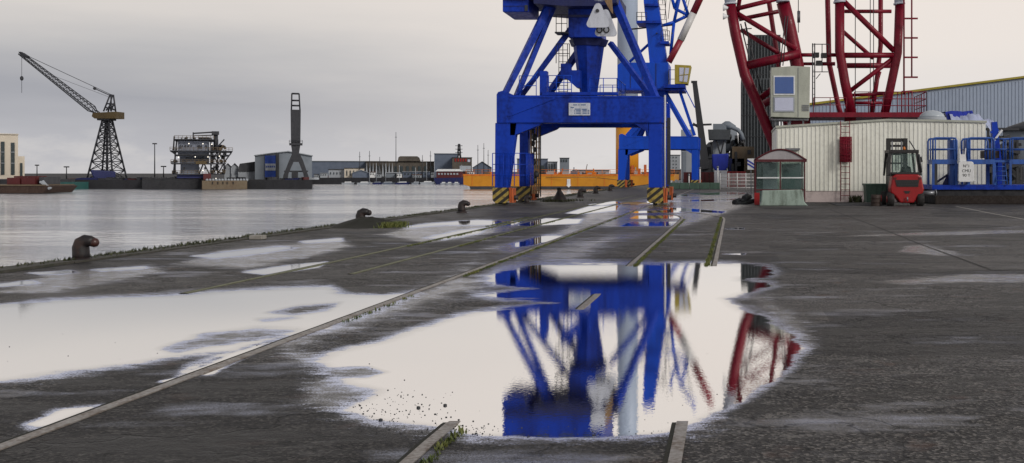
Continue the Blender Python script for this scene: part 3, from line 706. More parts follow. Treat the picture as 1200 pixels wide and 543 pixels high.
l.build('boom_lattice', 'bright_blue', c2)
l = MB(); [l.tube(v2.p(a, 20, 1.5), v2.p(b, -25, 1.5), .035, n=5) for a, b in ((799, 809), (802, 812), (778, 781), (782, 787))]; l.build('stay_cable', 'dark_steel', c2)
cb = v2.prism(MB(), [(791, 76.5), (810, 77.5), (806, 99), (791, 99)], -.6, 1.6).build('cab', 'cab_yellow', c2, bevel=.03)
v2.prism(MB(), [(796.5, 80), (808, 80.5), (805.5, 97), (796.5, 96)], -.66, -.602).build('window', 'window_pale', cb)
l = MB(); [l.beam(v2.p(*a, -.69), v2.p(*b, -.69), .07) for a, b in (((797, 89), (807, 88)), ((803, 80), (801, 97)))]; l.build('glazing_bar', 'cab_yellow', cb)
v2.box(MB(), 778, 99.5, 803, 103.5, -.6, 2.4).build('cab_platform', 'blue', c2)
b2_(803, 104, .6, 814, 126, .6, .14)
# ------------------------------------------------------------------ orange barge and the tower section on it
vB = V(258); WL = -2.2
bt = thing('barge', 'long orange barge with a white arrow on its side moored across the harbour', 'barge', (vB.x(650), 258, WL))
zt = vB.z(204.5)
hull = MB(); xa, xb_ = vB.x(543), vB.x(790)
hull.prism([(xa, zt), (xb_, zt), (xb_, WL + .7), (vB.x(550), WL + .7), (xa, vB.z(216.5))], 258, 280).build('hull', 'barge_orange', bt)
MB().prism([(vB.x(550), WL + .698), (xb_, WL + .698), (xb_, WL - .5), (vB.x(552), WL - .5)], 258.05, 279.9).build('hull_bottom', 'dark_building', bt)
MB().box(xa - .1, xb_, 257.9, 258, zt - .35, zt + .05).build('rubbing_strake', 'orange', bt)
l = MB()
for x in np.arange(xa + 2, xb_, 6.2): MB().box(x, x + .12, 257.93, 257.998, WL + .75, zt - .4).build('hull_rib', 'orange', bt)
l = MB(); railing(l, [(xa + .5, 258.5, zt), (xb_, 258.5, zt)], 1.1, .05, (.5,), 1.9); l.build('deck_railing', 'orange', bt)
vB.prism(MB(), [(664.5, 210), (668.5, 210), (668.5, 217), (669.6, 217), (666.5, 220), (663.4, 217), (664.5, 217)], -.10, -.06).build('arrow', 'white', bt)
rnd = random.Random(8)
for i in range(34):
    x = rnd.uniform(xa + 3, xb_ - 2); w = rnd.uniform(.5, 1.8); h = rnd.uniform(.3, .9); yy = rnd.uniform(260, 275)
    q = MB().box(x - w / 2, x + w / 2, yy, yy + 1.5, zt, zt + h)
    if i % 3 == 0: q.tube((x, yy + .5, zt + h), (x, yy + .5, zt + h + .8), .12, n=6)
    q.build(('deck_locker', 'winch')[i % 3 == 0], ('orange', 'tan_hull', 'light_grey_building', 'orange_primer', 'blue_grey_building')[i % 5], bt)
l = MB(); l.tube((vB.x(640), 257.8, zt - .7), (vB.x(700), 256, .6), .06, n=5); l.tube((vB.x(700), 257.8, zt - .8), (vB.x(742), 250, -.3), .06, n=5); l.build('mooring_line', 'tan_hull', bt)
MB().beam((vB.x(683), 262, zt), (vB.x(685.5), 262, zt + 2.4), .15).build('davit', 'tan_hull', bt)
vT = V(266); xc = vT.x(735); zb = zt
t = thing('tower_section', 'tall wind turbine tower, orange below and pale above, standing behind the farther blue crane', 'tower', (xc, 266, zb))
MB().lathe((xc, 266, zb), [(2.75, 0), (2.75, vT.z(147) - zb)], 40).build('orange_base', 'tower_orange', t)
MB().lathe((xc + .1, 266, vT.z(147) + .003), [(2.5, 0), (2.42, 40), (2.3, 62)], 40).build('pale_shaft', 'tower_white', t)
MB().lathe((xc, 266, vT.z(147) - .5), [(2.95, 0), (2.95, .35)], 40).build('flange', 'orange', t)
[MB().box(xc + a - .3, xc + a + .3, 262.6, 263.2, zb, zb + h).build('seafastening', 'orange_primer', t) for a, h in ((-2, 1), (0, 1.5), (1.6, 2.1), (3.2, 1.4), (4.6, 2.3), (5.8, 1.2))]

# ------------------------------------------------------------------ white shed (plant room) under the red crane
vS = V(60.7)
sh = thing('cream_shed', 'low cream corrugated metal shed with a shallow roof beneath the red crane frame', 'shed', (vS.x(1033), 60.7, 0))
top = [(909, 149), (975, 144.8), (1040, 140.8), (1100, 141.8), (1156, 143)]
ztop = lambda x: np.interp(x, [vS.x(a) for a, b in top], [vS.z(b) for a, b in top])
xl, xr = vS.x(910), vS.x(1155); zp = vS.z(224)
w = MB(); w.prism([(xl, zp)] + [(vS.x(min(max(a, 910), 1155)), vS.z(b)) for a, b in top] + [(xr, zp)], 60.7, 68)
x = xl + .05; k = 0
while x < xr - .1:
    zt_ = float(ztop(x)) - .06; w.box(x, x + .05, 60.672, 60.698, zp + .01, zt_); x += .235; k += 1
w.build('corrugated_wall', 'cladding', sh)
MB().box(xl + .02, xr - .02, 60.73, 67.9, 0, zp - .002).build('plinth', 'plinth', sh)
r_ = MB(); r_.prism([(vS.x(a), vS.z(b) - .05) for a, b in top] + [(vS.x(a), vS.z(b) + .06) for a, b in reversed(top)], 60.6, 68.1).build('roof_edge', 'cabin_cream', sh)
la = MB(); ladder(la, vS.p(990, 236, -.18), vS.p(990, 142, -.18), .5, .022, .3); lo = la.build('ladder', 'red', sh)
cg = MB()
for z in np.linspace(vS.z(190), vS.z(161), 8): cg.sweep([Vector((vS.x(990.5) + .33 * math.cos(a), 60.4 - .32 * abs(math.sin(a)) * 1.0, z)) for a in [math.pi * i / 8 for i in range(9)]], .018, 5)
for a in [math.pi * i / 8 for i in range(9)]: cg.tube((vS.x(990.5) + .33 * math.cos(a), 60.4 - .32 * math.sin(a), vS.z(190)), (vS.x(990.5) + .33 * math.cos(a), 60.4 - .32 * math.sin(a), vS.z(161)), .018, n=5)
cg.build('safety_cage', 'red', lo)
vS.box(MB(), 984, 161, 997, 190, -.17, -.14).build('cage_panel', 'red', lo)
q = MB(); vS.box(q, 920, 174, 937, 176.2, -.35, -.05); q.build('strip_lamp', 'steel', sh)
dm = MB(); prof = [(.74 * math.cos(a), .46 * math.sin(a)) for a in [R(8 + 10.2 * i) for i in range(9)]]
kb = MB().lathe((vS.x(1099), 62.5, vS.z(141.5)), [(.80, 0), (.80, .26)], 24); kb.build('skylight_kerb', 'light_grey_building', sh)
MB().lathe((vS.x(1099), 62.5, vS.z(141.5) + .2), prof, 24).build('dome_skylight', 'dome', sh)
# tarpaulin heap behind the shed's right end
t = thing('tarpaulin_heap', 'pale and blue plastic tarpaulin draped over machinery behind the right end of the cream shed', 'tarpaulin', (vS.x(1150), 70, 0))
def drape(x0, x1, zl, zr, y0, y1, amp, seed, bottom):
    rnd = random.Random(seed); mb = MB(); nx, ny = 26, 8; vs = []
    for j in range(ny + 1):
        for i in range(nx + 1):
            u = i / nx; q = j / ny; x = x0 + (x1 - x0) * u
            z = zl + (zr - zl) * u + amp * math.sin(u * 9 + seed) * .5 + amp * .6 * rnd.random()
            if j == 0: z = bottom(u)
            if j == 1: z -= amp * .5
            vs.append((x + rnd.uniform(-.04, .04), y0 + (y1 - y0) * q + (.15 * rnd.random() if j else 0), z))
    fs = [(j * (nx + 1) + i, j * (nx + 1) + i + 1, (j + 1) * (nx + 1) + i + 1, (j + 1) * (nx + 1) + i) for j in range(ny) for i in range(nx)]
    return mb.add(vs, fs, True)
vU = V(63.2); drape(vU.x(1116), vU.x(1168), vU.z(133), vU.z(139), 63.2, 67.5, .3, 3, lambda u: vU.z(146 + 90 * max(0, u - .78))).build('pale_sheet', 'tarp_pale', t)
drape(vU.x(1113), vU.x(1146), vU.z(129), vU.z(128.5), 64, 67.8, .05, 5, lambda u: vU.z(140)).build('blue_sheet', 'tarp_blue', t)
fr_ = MB(); vU = V(64.5)
for x in (1158, 1163, 1170, 1192): fr_.beam(vU.p(x, 234), vU.p(x, 150 + (x - 1157) * .4), .13)
fr_.beam(vU.p(1157, 170), vU.p(1195, 178), .3); fr_.beam(vU.p(1157, 200), vU.p(1199, 190), .35); vU.box(fr_, 1156, 150, 1194, 153, -.1, .2)
rq = random.Random(7)
for i in range(34): fr_.beam(vU.p(rq.uniform(1157, 1200), rq.uniform(158, 232), rq.uniform(.1, 1)), vU.p(rq.uniform(1157, 1200), rq.uniform(158, 232), rq.uniform(.1, 1)), rq.uniform(.06, .26))
vU.box(fr_, 1157, 196, 1205, 234, 1.1, 3); vU.box(fr_, 1160, 176, 1176, 196, 1.3, 3); vU.box(fr_, 1184, 168, 1200, 190, 1.5, 3)
fr_.build('machine_frame', 'dark_steel', t)

# ------------------------------------------------------------------ big blue-grey warehouse
vW = V(112)
wh = thing('warehouse', 'large blue grey corrugated warehouse with a yellow edged sloping roof at the right', 'warehouse', (vW.x(1200), 112, 0))
ridge = lambda x: 90.5 + (1200 - x) * .1265 if x < 1330 else 74 + (x - 1330) * .1265
w = MB(); w.prism([(vW.x(944), 0), (vW.x(944), vW.z(ridge(944) + 1.5)), (vW.x(1330), vW.z(75.5)), (vW.x(1500), vW.z(97)), (vW.x(1500), 0)], 112, 150)
x = 944
while x < 1500: vW.box(w, x, ridge(x) + 4, x + 1.5, vW.yb, -.05, -.003); x += 4.1
w.build('corrugated_wall', 'warehouse', wh)
r_ = MB(); r_.prism([(vW.x(940), vW.z(ridge(944) + 1.8)), (vW.x(940), vW.z(ridge(944) - .8)), (vW.x(1330), vW.z(72.8)), (vW.x(1505), vW.z(96)), (vW.x(1505), vW.z(98)), (vW.x(1330), vW.z(75))], 111.7, 150.2); r_.build('roof_trim', 'trim_yellow', wh)
# dark roofed tank at the far right
vK = V(82); kx = vK.x(1222)
t = thing('round_tank', 'grey round tank with dark conical roof cut by the right edge of the picture', 'tank', (kx, 85, 0))
MB().lathe((kx, 85, 0), [(2.2, 0), (2.2, vK.z(152))], 30).build('tank_wall', 'grey_building', t)
MB().lathe((kx, 85, vK.z(152) + .003), [(2.45, 0), (1.8, .35), (.6, .75), (.1, .85)], 30).build('tank_roof', 'dark_steel', t)

# ------------------------------------------------------------------ red crane frame
vR = V(68.5)
rc = thing('red_crane', 'tall red tubular crane frame rising behind the cream shed with control cabin and gangway', 'crane', (vR.x(975), 68.5, 0))
sc_ = vR.s
def rt(a, b, wpx, d0=0, d1=None, nm='brace', m='red', t=rc):
    MB().tube(vR.p(*a, d0), vR.p(*b, d0 if d1 is None else d1), wpx * sc_ / 2, n=14).build(nm, m, t)
def chord(pts, wpx, d):
    q = MB(); q.sweep([vR.p(*p, d) for p in pts], wpx * sc_ / 2, 16); q.build('chord', 'red', rc)
chord([(856, 5), (862, 40), (873, 88), (888, 122), (908, 172), (918, 230)], 12.5, 0)
chord([(918, 2), (925, 30), (934, 72), (938, 100), (944, 160), (948, 230)], 16, .4)
chord([(895, -60), (905, 0), (914, 60), (920, 110), (926, 160), (930, 230)], 6, 4)
rt((857, 12), (918, -3), 5.5); rt((866, 19), (921, 8), 5, 1.5); rt((864, 16), (933, 58), 6); rt((868, 30), (926, 66), 5.5, 2)
rt((876, 77), (937, 63), 10.5); rt((890, 116), (936, 80), 7.5, .3); rt((896, 120), (920, 108), 9, 2); rt((862, 28), (877, -66), 5, .5); rt((856, 5), (905, -60), 5)
for q in (((975, -60), (977, 20), (978, 66), (990, 122), (995, 137)),): chord(q, 6.5, 4)
chord([(984, 3), (984, 60), (990, 96), (999, 138)], 11.3, 0)
chord([(1054, 5), (1052, 62), (1043, 105), (1036, 137)], 10.3, 0)
chord([(1042, -60), (1042, 45), (1037, 90), (1031, 130)], 6, 4)
rt((985, 8), (1050, 8), 4.5, 2); rt((985, 65), (1050, 65), 6.5); rt((985, 73), (1050, 73), 6.5, 2.2); rt((988, 1), (1048, 60), 6.5)
rt((987, 22), (1032, 62), 5, 3.5); rt((1050, 66), (996, 107), 5.5, .1); rt((1040, 78), (1030, 112), 4, 3.5); rt((988, -8), (1050, -58), 5); rt((997, 111), (1043, 109), 4, .6); rt((997, 118), (1040, 118), 4, 2.4)
rt((938, 64), (957, 64), 4.5, .3, nm='link_pipe'); rt((965, 64), (980, 64), 4.5, .3, nm='link_pipe'); rt((938, 73.5), (955, 73.5), 3.8, .8, nm='link_pipe'); rt((962, 73.5), (980, 73.5), 4.5, .8, nm='link_pipe')
for x, y in ((957, 64), (966, 64.5), (960, 73.5)): vR.box(MB(), x - 3.2, y - 2.6, x + 3.2, y + 2.6, .1, .7).build('coupling', 'black', rc)
for a, b, wd in (((856, 4.5), (846, -70), 13), ((917.5, 1.5), (908, -75), 14), ((984, 2.5), (984, -70), 13), ((1054, 4.5), (1054, -70), 12)):
    rt(a, b, wd, nm='upper_chord', m='hook_white'); MB().tube(vR.p(a[0], a[1] + 1), vR.p(a[0] - .2, a[1] - 1), (wd + 2) * sc_ / 2, n=16).build('splice_flange', 'hook_white', rc)
for y in (11, 21):
    q = MB(); c_ = vR.p(848, y, -.6); q.lathe(c_, [(.06, .28), (.20, 0), (.20, -.04)], 14, 'x'); q.build('floodlight', 'white', rc)
    MB().tube(c_ + Vector((.2, 0, 0)), vR.p(857, y - 3, 0), .03, n=6).build('bracket', 'dark_steel', rc)
pf = MB(); vR.box(pf, 906, 133, 1083, 138.5, -1.2, 3.4); pf.build('gangway', 'red', rc)
l = MB(); railing(l, [vR.p(999, 133, -1.1), vR.p(1082, 133, -1.1), vR.p(1082, 133, 3.3)], 1.25, .028, (.33, .66), .9); railing(l, [vR.p(952, 133, -1.1), vR.p(990, 133, -1.1)], .9, .025, (.5,), 1.2)
railing(l, [vR.p(1054, 133, -.9), vR.p(1066, 133, -.9)], 1.3, .04, (), .25); l.build('gangway_railing', 'red', rc)
for x in (994, 1038, 1000): MB().tube(vR.p(x, 143, .3), vR.p(x, 127, .3), .22, n=12).build('pivot_post', 'red', rc)
MB().tube(vR.p(1057, 112, -.8), vR.p(1057, -60, -.8), .055, n=8).build('mast_pole', 'red', rc)
l = MB(); l.tube(vR.p(1066, 92, -.8), vR.p(1066, -10, -.8), .05, n=6)
for y in (0, 24, 46.5, 69, 92): l.beam(vR.p(1057, y, -.8), vR.p(1073, y, -.8), .09, .1)
l.build('rung_ladder', 'red', rc)
l = MB(); l.tube(vR.p(873, 25, .4), vR.p(893, 110, .4), .05, n=6); l.tube(vR.p(868, 27, .4), vR.p(884, 92, .4), .04, n=6)
for k in range(5): l.beam(vR.p(870 + 5 * k, 34 + 18 * k, .2), vR.p(881 + 5 * k, 33 + 18 * k, .2), .06)
l.build('chord_ladder', 'dark_steel', rc)
l = MB()
for x, y0, y1 in ((1006, -60, 132), (1024, -60, 132), (1028, -60, 132), (937.5, -60, 34), (915, 75, 40)): l.tube(vR.p(x, y0, 1.8), vR.p(x, y1, 1.8), .028, n=5)
l.tube(vR.p(920, 20, -.4), vR.p(914, 78, -.4), .035, n=5); l.tube(vR.p(923, 20, -.4), vR.p(917, 78, -.4), .035, n=5)
l.build('hoist_cable', 'dark_steel', rc)
MB().tube(vR.p(938, 8, 1.8), vR.p(938, 22, 1.8), .1, n=8).build('rope_socket', 'steel', rc)
l = MB()
for x in (951, 953.5): l.tube(vR.p(x, 124, -.9), vR.p(x, 53, -.9), .035, n=6)
for y in range(56, 124, 7): l.beam(vR.p(951, y, -.9), vR.p(953.5, y, -.9), .03)
for a, b in (((951, 54), (970, 54)), ((962, 54), (962, 86)), ((970, 54), (970, 66)), ((951, 86), (969, 86)), ((962, 78), (953, 78)), ((955, 94), (960, 88))): l.beam(vR.p(*a, -.9), vR.p(*b, -.9), .05)
l.build('aerial_frame', 'dark_steel', rc)
# control cabin
vC = V(66.2)
cabn = vC.prism(MB(), [(903.5, 79.5), (930, 77.5), (949.5, 78.5), (948.5, 138.5), (903.5, 137)], 0, 2.0).build('control_cabin', 'cabin_cream', rc, bevel=.02)
wf = vC.box(MB(), 906.5, 89, 931.5, 111.5, -.05, -.003).build('window_frame', 'white', cabn); vC.box(MB(), 908, 90.5, 930, 110, -.075, -.053).build('pane', 'window_blue', cabn)
wf = vC.box(MB(), 906.5, 113.5, 931, 131.5, -.05, -.003).build('window_frame', 'light_grey_building', cabn); vC.box(MB(), 908, 115, 929.5, 130, -.075, -.053).build('pane', 'window_pale', cabn)
l = MB(); [vC.box(l, 940, y, 948, y + 1, -.05, -.003) for y in (123.2, 125.2, 127.2, 129)]; l.build('vent', 'steel', cabn)
vC.box(MB(), 935, 79.5, 935.6, 137.5, -.02, -.003).build('door_seam', 'steel', cabn)
l = MB(); [vC.box(l, x, 138.7, x + 2, 147, .5, .8) for x in (908, 915, 925, 941)]; vC.box(l, 905, 139, 948, 141, .3, 1.9); l.build('cabin_bracket', 'steel', cabn)
vC.box(MB(), 928, 139, 945, 150, 1.0, 2.2).build('pedestal', 'red', rc)

# ------------------------------------------------------------------ shelter with concrete barrier
vH = V(55.2)
st = thing('waiting_shelter', 'small glazed shelter with arched roof and dark red frame in front of the cream shed', 'shelter', (vH.x(914), 55.2, 0))
arc = [(884 + 61 * i / 14, 188.5 - 12.5 * math.sin(math.pi * i / 14)) for i in range(15)]
vH.prism(MB(), arc + [(944, 189.5), (885, 189.5)], -.15, .0).build('roof_gable', 'roof_grey', st)
rf = MB()
for i in range(14): a, b = arc[i], arc[i + 1]; rf.add([vH.p(a[0], a[1], .001), vH.p(b[0], b[1], .001), vH.p(b[0], b[1], 2.2), vH.p(a[0], a[1], 2.2)], [(0, 1, 2, 3)], True)
rf.build('arched_roof', 'roof_grey', st)
fr_ = MB(); fr_.sweep([vH.p(a, b - .6, -.17) for a, b in arc], .05, 6); vH.box(fr_, 884, 187, 945, 190, -.2, -.1)
for x in (884.5, 913.5, 942): vH.box(fr_, x, 189, x + 1.5, 240 if x != 913.5 else 222, -.16, -.06)
for x in (884.5, 942): vH.box(fr_, x, 189, x + 1.5, 238.5, 2.0, 2.1)
vH.box(fr_, 885, 222, 944, 223.5, -.13, -.08); vH.box(fr_, 884, 187, 886.5, 190, -.1, 2.2); vH.box(fr_, 942, 187, 944.5, 190, -.1, 2.2); fr_.build('frame', 'frame_red', st)
vH.box(MB(), 887, 190, 913, 236, -.11, -.09).build('front_glass', 'glass', st); vH.box(MB(), 916, 190, 942, 236, -.11, -.09).build('front_glass', 'glass', st)
vH.box(MB(), 918, 192, 941, 236, 1.6, 1.65).build('timetable_board', 'window_green', st)
vH.box(MB(), 895, 191, 912, 232, 1.2, 1.25).build('notice_board', 'light_grey_building', st)
vH.box(MB(), 887, 190, 942, 238, 2.05, 2.08).build('back_glass', 'glass', st)
l = MB(); vH.box(l, 887, 207.8, 942, 209.2, -.15, -.112); l.build('white_band', 'white', st)
vH.box(MB(), 884, 226, 890, 240, -.3, .0).build('kick_panel', 'forklift_red', st)
vJ = V(53.6)
t = MB(); t.prism([(vJ.x(890), 0), (vJ.x(947), 0), (vJ.x(943), .18), (vJ.x(940), vJ.z(222.5)), (vJ.x(893), vJ.z(223.5)), (vJ.x(892), .2)], 53.6, 54.3)
t = t.build('concrete_barrier', 'barrier', loc=(vJ.x(918), 53.6, 0), bevel=.05); tag(t, 'stained green grey concrete barrier block in front of the glazed shelter', 'barrier')
vh = V(57); g = thing('scrap_pipes', 'dark twisted scrap lying on the ground left of the glazed shelter', 'scrap', vh.p(872, 238, 0))
for a, b, w in (((862, 239), (884, 236), .12), ((868, 236), (880, 231), .1), ((872, 233), (876, 230), .16), ((861, 238), (867, 236), .18)): MB().tube(vh.p(*a, 0), vh.p(*b, .4), w, n=8).build('pipe', 'dark_steel', g)
vp = V(59); t = thing('striped_sign', 'white panel with blue diagonal stripes beside the left end of the glazed shelter', 'sign', vp.p(880, 238))
vp.box(MB(), 876, 186, 884, 199, 0, .05).build('panel', 'white', t); l = MB(); [vp.prism(l, [(876, 187 + 4 * k), (884, 192 + 4 * k), (884, 194 + 4 * k), (876, 189 + 4 * k)], -.02, -.003) for k in range(2)]; l.build('diagonal_stripes', 'tarp_blue', t); vp.box(MB(), 879.5, 199, 880.7, 238, 0, .05).build('post', 'steel', t)
vl = V(57.5); l = MB(); vl.box(l, 880, 184, 886, 188, 0, .2)

# ------------------------------------------------------------------ forklift
vF = V(53.2)
fk = thing('forklift', 'red forklift with black mast parked with its rear to the camera by the cream shed', 'forklift', (vF.x(1062), 53.2, 0))
bd = vF.prism(MB(), [(1046, 207), (1050, 204.5), (1076, 204.5), (1080, 207), (1083, 222), (1082, 226), (1076, 231), (1071, 238), (1055, 238), (1050, 231), (1044, 226), (1043.5, 221)], 0, .9).build('counterweight', 'forklift_red', fk, bevel=.07)
vF.box(MB(), 1047, 205, 1079, 230, .92, 2.5).build('chassis', 'black', fk, bevel=.04)
vF.prism(MB(), [(1049, 211), (1077, 211), (1076, 219), (1051, 219)], -.03, .05).build('grille', 'black', bd)
l = MB(); [vF.box(l, 1052, y, 1074, y + .5, -.05, -.032) for y in (212.5, 214.5, 216.5)]; l.build('grille_slats', 'dark_steel', bd)
vF.prism(MB(), [(1059, 224), (1067, 224), (1065, 227), (1061, 227)], -.02, .05).build('tow_recess', 'black', bd)
for x in (1047.5, 1076.5): vF.box(MB(), x, 208, x + 3, 210.3, -.03, .03).build('tail_lamp', 'dark_red', bd)
MB().tube(vF.p(1063, 236, -.1), vF.p(1063, 231, -.1), .04, n=10).build('tow_pin', 'steel', fk)
for x0, d in ((1040, -.12), (1075, -.12), (1040, 1.9), (1074.5, 1.9)):
    w = MB().lathe((vF.x(x0), 53.2 + d + .35, .33 + .03 * (d > 1)), [(.12, 0), (.30, .0), (.35, .05), (.35, .29), (.30, .34), (.12, .34)], 22, 'x').build('wheel', 'rubber', fk)
    MB().lathe((vF.x(x0) - .01, 53.2 + d + .35, .33), [(.04, 0), (.17, 0), (.17, .36), (.04, .36)], 16, 'x').build('rim', 'forklift_red', w)
gd = MB()
for x, xx in ((1042.5, 1044.5), (1080, 1076.5)):
    gd.beam(vF.p(x, 206, .35), vF.p(xx, 178, .5), .14, .10); gd.beam(vF.p(x, 206, 2.0), vF.p(xx, 178, 1.9), .10, .10)
vF.box(gd, 1043, 175.5, 1078.5, 179, .4, 2.0)
gd.build('overhead_guard', 'black', fk)
vF.box(MB(), 1045, 202, 1078, 205, .2, .85).build('hood', 'black', fk, bevel=.03)
vF.prism(MB(), [(1057, 204), (1071, 204), (1070, 196), (1065, 194), (1060, 196)], .7, .95).build('seat', 'rubber', fk)
vF.box(MB(), 1047, 180, 1075, 202, .45, .47).build('rear_glass', 'glass', fk)
ms = MB()
for x in (1046.5, 1067): vF.box(ms, x, 160.5, x + 5.2, 236, 2.25, 2.5)
for y, hh in ((160.5, 4.5), (168.5, 2.5), (178, 3), (190, 2)): vF.box(ms, 1051, y, 1067, y + hh, 2.32, 2.48)
ms.build('mast', 'black', fk)
[vF.box(MB(), x, 164, x + 1.6, 205, 2.2, 2.28).build('lift_cylinder', 'steel', fk) for x in (1052.5, 1064)]
[vF.box(MB(), x, 166, x + .8, 200, 2.15, 2.2).build('lift_chain', 'dark_steel', fk) for x in (1057, 1060)]
MB().lathe(vF.p(1062.5, 175.5, .8), [(.06, 0), (.07, .06), (.05, .14), (.01, .17)], 12).build('beacon', 'orange', fk)
for x in (1043, 1079.5): MB().beam(vF.p(x, 184, .3), vF.p(x + (1.5 if x > 1060 else -1.5), 190, .3), .14, .05).build('mirror', 'black', fk)
MB().tube(vF.p(1074, 164, 2.1), vF.p(1078, 178, 1.0), .03, n=6).build('hydraulic_hose', 'dark_steel', fk); MB().tube(vF.p(1078, 181, .3), vF.p(1081, 202, .3), .05, n=8).build('exhaust', 'dark_steel', fk)

vd = V(56)
t = thing('waste_skip', 'green metal skip standing left of the red forklift', 'skip', vd.p(1028, 239)); t.location.z = 0; ORG[t.name] = Vector(t.location)
vd.prism(MB(), [(1014.5, 216.5), (1042, 217), (1042, 237.5), (1016, 237.5)], 0, 1.2).build('bin_body', 'green_bin', t, bevel=.02)
vd.box(MB(), 1013.5, 215.5, 1043, 217.5, -.06, 1.25).build('rim', 'green_bin', t); l = MB(); [vd.box(l, x, 217.5, x + 1, 237, -.04, -.003) for x in (1019, 1026, 1033)]; l.build('rib', 'green_bin', t)
vd = V(53.4); t = thing('oil_drum', 'small dark drum standing in front of the green skip', 'drum', (vd.x(1027), 53.4, 0))
MB().lathe((vd.x(1027), 53.6, 0), [(.24, 0), (.25, .02), (.24, .04), (.24, .18), (.255, .2), (.24, .22), (.24, .38), (.255, .4), (.24, .42), (.24, .54), (.21, .55), (.21, .52)], 20).build('drum_body', 'drum', t)
t = MB(); t.box(vd.x(982), vd.x(1036), 53.9, 58.5, .004, .025); t = t.build('steel_plate', 'dark_building', loc=(vd.x(1008), 54, 0)); tag(t, 'dark flat steel plate lying on the ground in front of the shed ladder', 'plate')
v_ = V(60.2); g = v_.p(1003, 236)
tw = weeds('shed_weeds', 'grass_dark', [(g.x + random.gauss(0, .18), 60.2 + random.gauss(0, .1)) for _ in range(12)], 10, .1, .45, .06, 'dark weed clump at the foot of the shed beside its ladder')

# ------------------------------------------------------------------ blue access platforms
vP = V(56.4)
def pbox(mb, x0, y0, x1, y1, d0, d1): return vP.box(mb, x0, y0, x1, y1, d0, d1)
bs = thing('steel_pontoon', 'long low dark steel pontoon section carrying the blue access platforms', 'pontoon', (vP.x(1190), 56.4, 0))
pbox(MB(), 1096, 222.5, 1330, 239.3, .0, 4).build('pontoon_hull', 'quay_face', bs, bevel=.03)
pbox(MB(), 1092, 217, 1335, 222.3, -.1, 4.1).build('pontoon_deck', 'blue', bs)
pbox(MB(), 1096, 229.5, 1330, 239, -.05, -.003).build('rust_band', 'rust_dark', bs)
t = MB().tube(vP.p(1080, 227, -.3), vP.p(1096.5, 226, -.2), .13, n=14); t.tube(vP.p(1095, 226, -.2), vP.p(1096.4, 226, -.2), .18, n=14)
t = t.build('drain_pipe', 'steel', bs)
def platform(x0, x1, label, step=None):
    t = thing('access_platform', label, 'platform', vP.p((x0 + x1) / 2, 217, .5), 'blue access platforms on the pontoon')
    zd = 190
    fr = MB(); pbox(fr, x0, 187, x1, 192.5, 0, 1.5); fr.build('deck_box', 'platform_blue', t)
    for x, d in ((x0 + 1, 0), (x1 - 1, 0), (x0 + 1, 1.4), (x1 - 1, 1.4)): MB().beam(vP.p(x, 217, d), vP.p(x, 192, d), .16 if x > x0 + 2 else .12, .12).build('leg', 'platform_blue', t)
    for d in (.03, 1.45):
        l = MB()
        l.sweep([vP.p(x0 + .8, 187, d), vP.p(x0 + .8, 165, d), vP.p(x0 + 2.3, 162.3, d), vP.p(x0 + 5, 162, d), vP.p(x1 - 5, 162, d), vP.p(x1 - 2.3, 162.3, d), vP.p(x1 - .8, 165, d), vP.p(x1 - .8, 187, d)], .05, 8)
        l.tube(vP.p(x0 + .8, 175, d), vP.p(x1 - .8, 175, d), .04, n=6)
        for x in (x0 + 3.8, x1 - 4): l.tube(vP.p(x, 187, d), vP.p(x, 162.5, d), .035, n=6)
        l.build('handrail', 'platform_blue', t)
    for x in (x0 + 1, x1 - 1): MB().beam(vP.p(x, 175, .03), vP.p(x, 175, 1.45), .06).build('side_rail', 'platform_blue', t)
    return t
p1 = platform(1092.5, 1122, 'leftmost blue access platform with rounded handrail, nearest the red forklift')
l = MB(); pbox(l, 1114, 164, 1121.5, 217, .2, .9); l.build('panel_post', 'platform_blue', p1); l = MB(); l.beam(vP.p(1098, 216, .8), vP.p(1114, 205, .8), .1); l.prism([(vP.x(1107), vP.z(217)), (vP.x(1114), vP.z(217)), (vP.x(1114), vP.z(203))], 57, 57.1); l.build('knee_brace', 'dark_blue', p1)
pbox(MB(), 1093, 192, 1098.5, 217, -.04, -.003 + .0).build('side_mesh', 'dark_building', p1)
p2 = platform(1133, 1166, 'middle blue access platform just right of the white load bag')
l = MB(); pbox(l, 1134, 164, 1138, 217, .2, .9); l.build('panel_post', 'platform_blue', p2); l = MB(); ladder(l, vP.p(1173, 217, -.2), vP.p(1173, 190, .2), .55, .03, .22); l.build('ladder', 'platform_blue', p2)
l = MB(); ladder(l, vP.p(1169.5, 217, .6), vP.p(1169.5, 187, .6), .2, .03, .25); l.build('brace', 'blue', p2)
p3 = platform(1183, 1216, 'rightmost blue access platform, cut by the right edge of the picture')
MB().beam(vP.p(1166, 189, .6), vP.p(1184, 189, .6), .9, .12).build('bridge', 'platform_blue', p2); [MB().tube(vP.p(1166, y, .1), vP.p(1184, y, .1), .04, n=6).build('bridge_rail', 'platform_blue', p2) for y in (163, 175)]
bm = thing('blue_boom', 'leaning blue steel boom rising behind the access platforms at the right', 'boom', vP.p(1184, 217, 3))
MB().beam(vP.p(1187, 217, 3), vP.p(1181, 140, 3), .5, .4, .28, .28).build('boom_arm', 'blue', bm); MB().beam(vP.p(1186, 150, 2.9), vP.p(1176, 153, 2.9), .12).build('boom_bracket', 'blue', bm)
MB().beam(vP.p(1180, 163, 2.8), vP.p(1190, 150, 2.8), .10).build('light_arm', 'white', bm)
MB().box(vP.x(1162), vP.x(1180), 58.0, 59, vP.z(185), vP.z(176)).build('rusty_housing', 'drum', bm)
vq = V(56.1)
wb_ = thing('load_sign', 'white load sign reading N°1 CMU 90 T between two blue platforms', 'sign', vq.p(1131, 214))
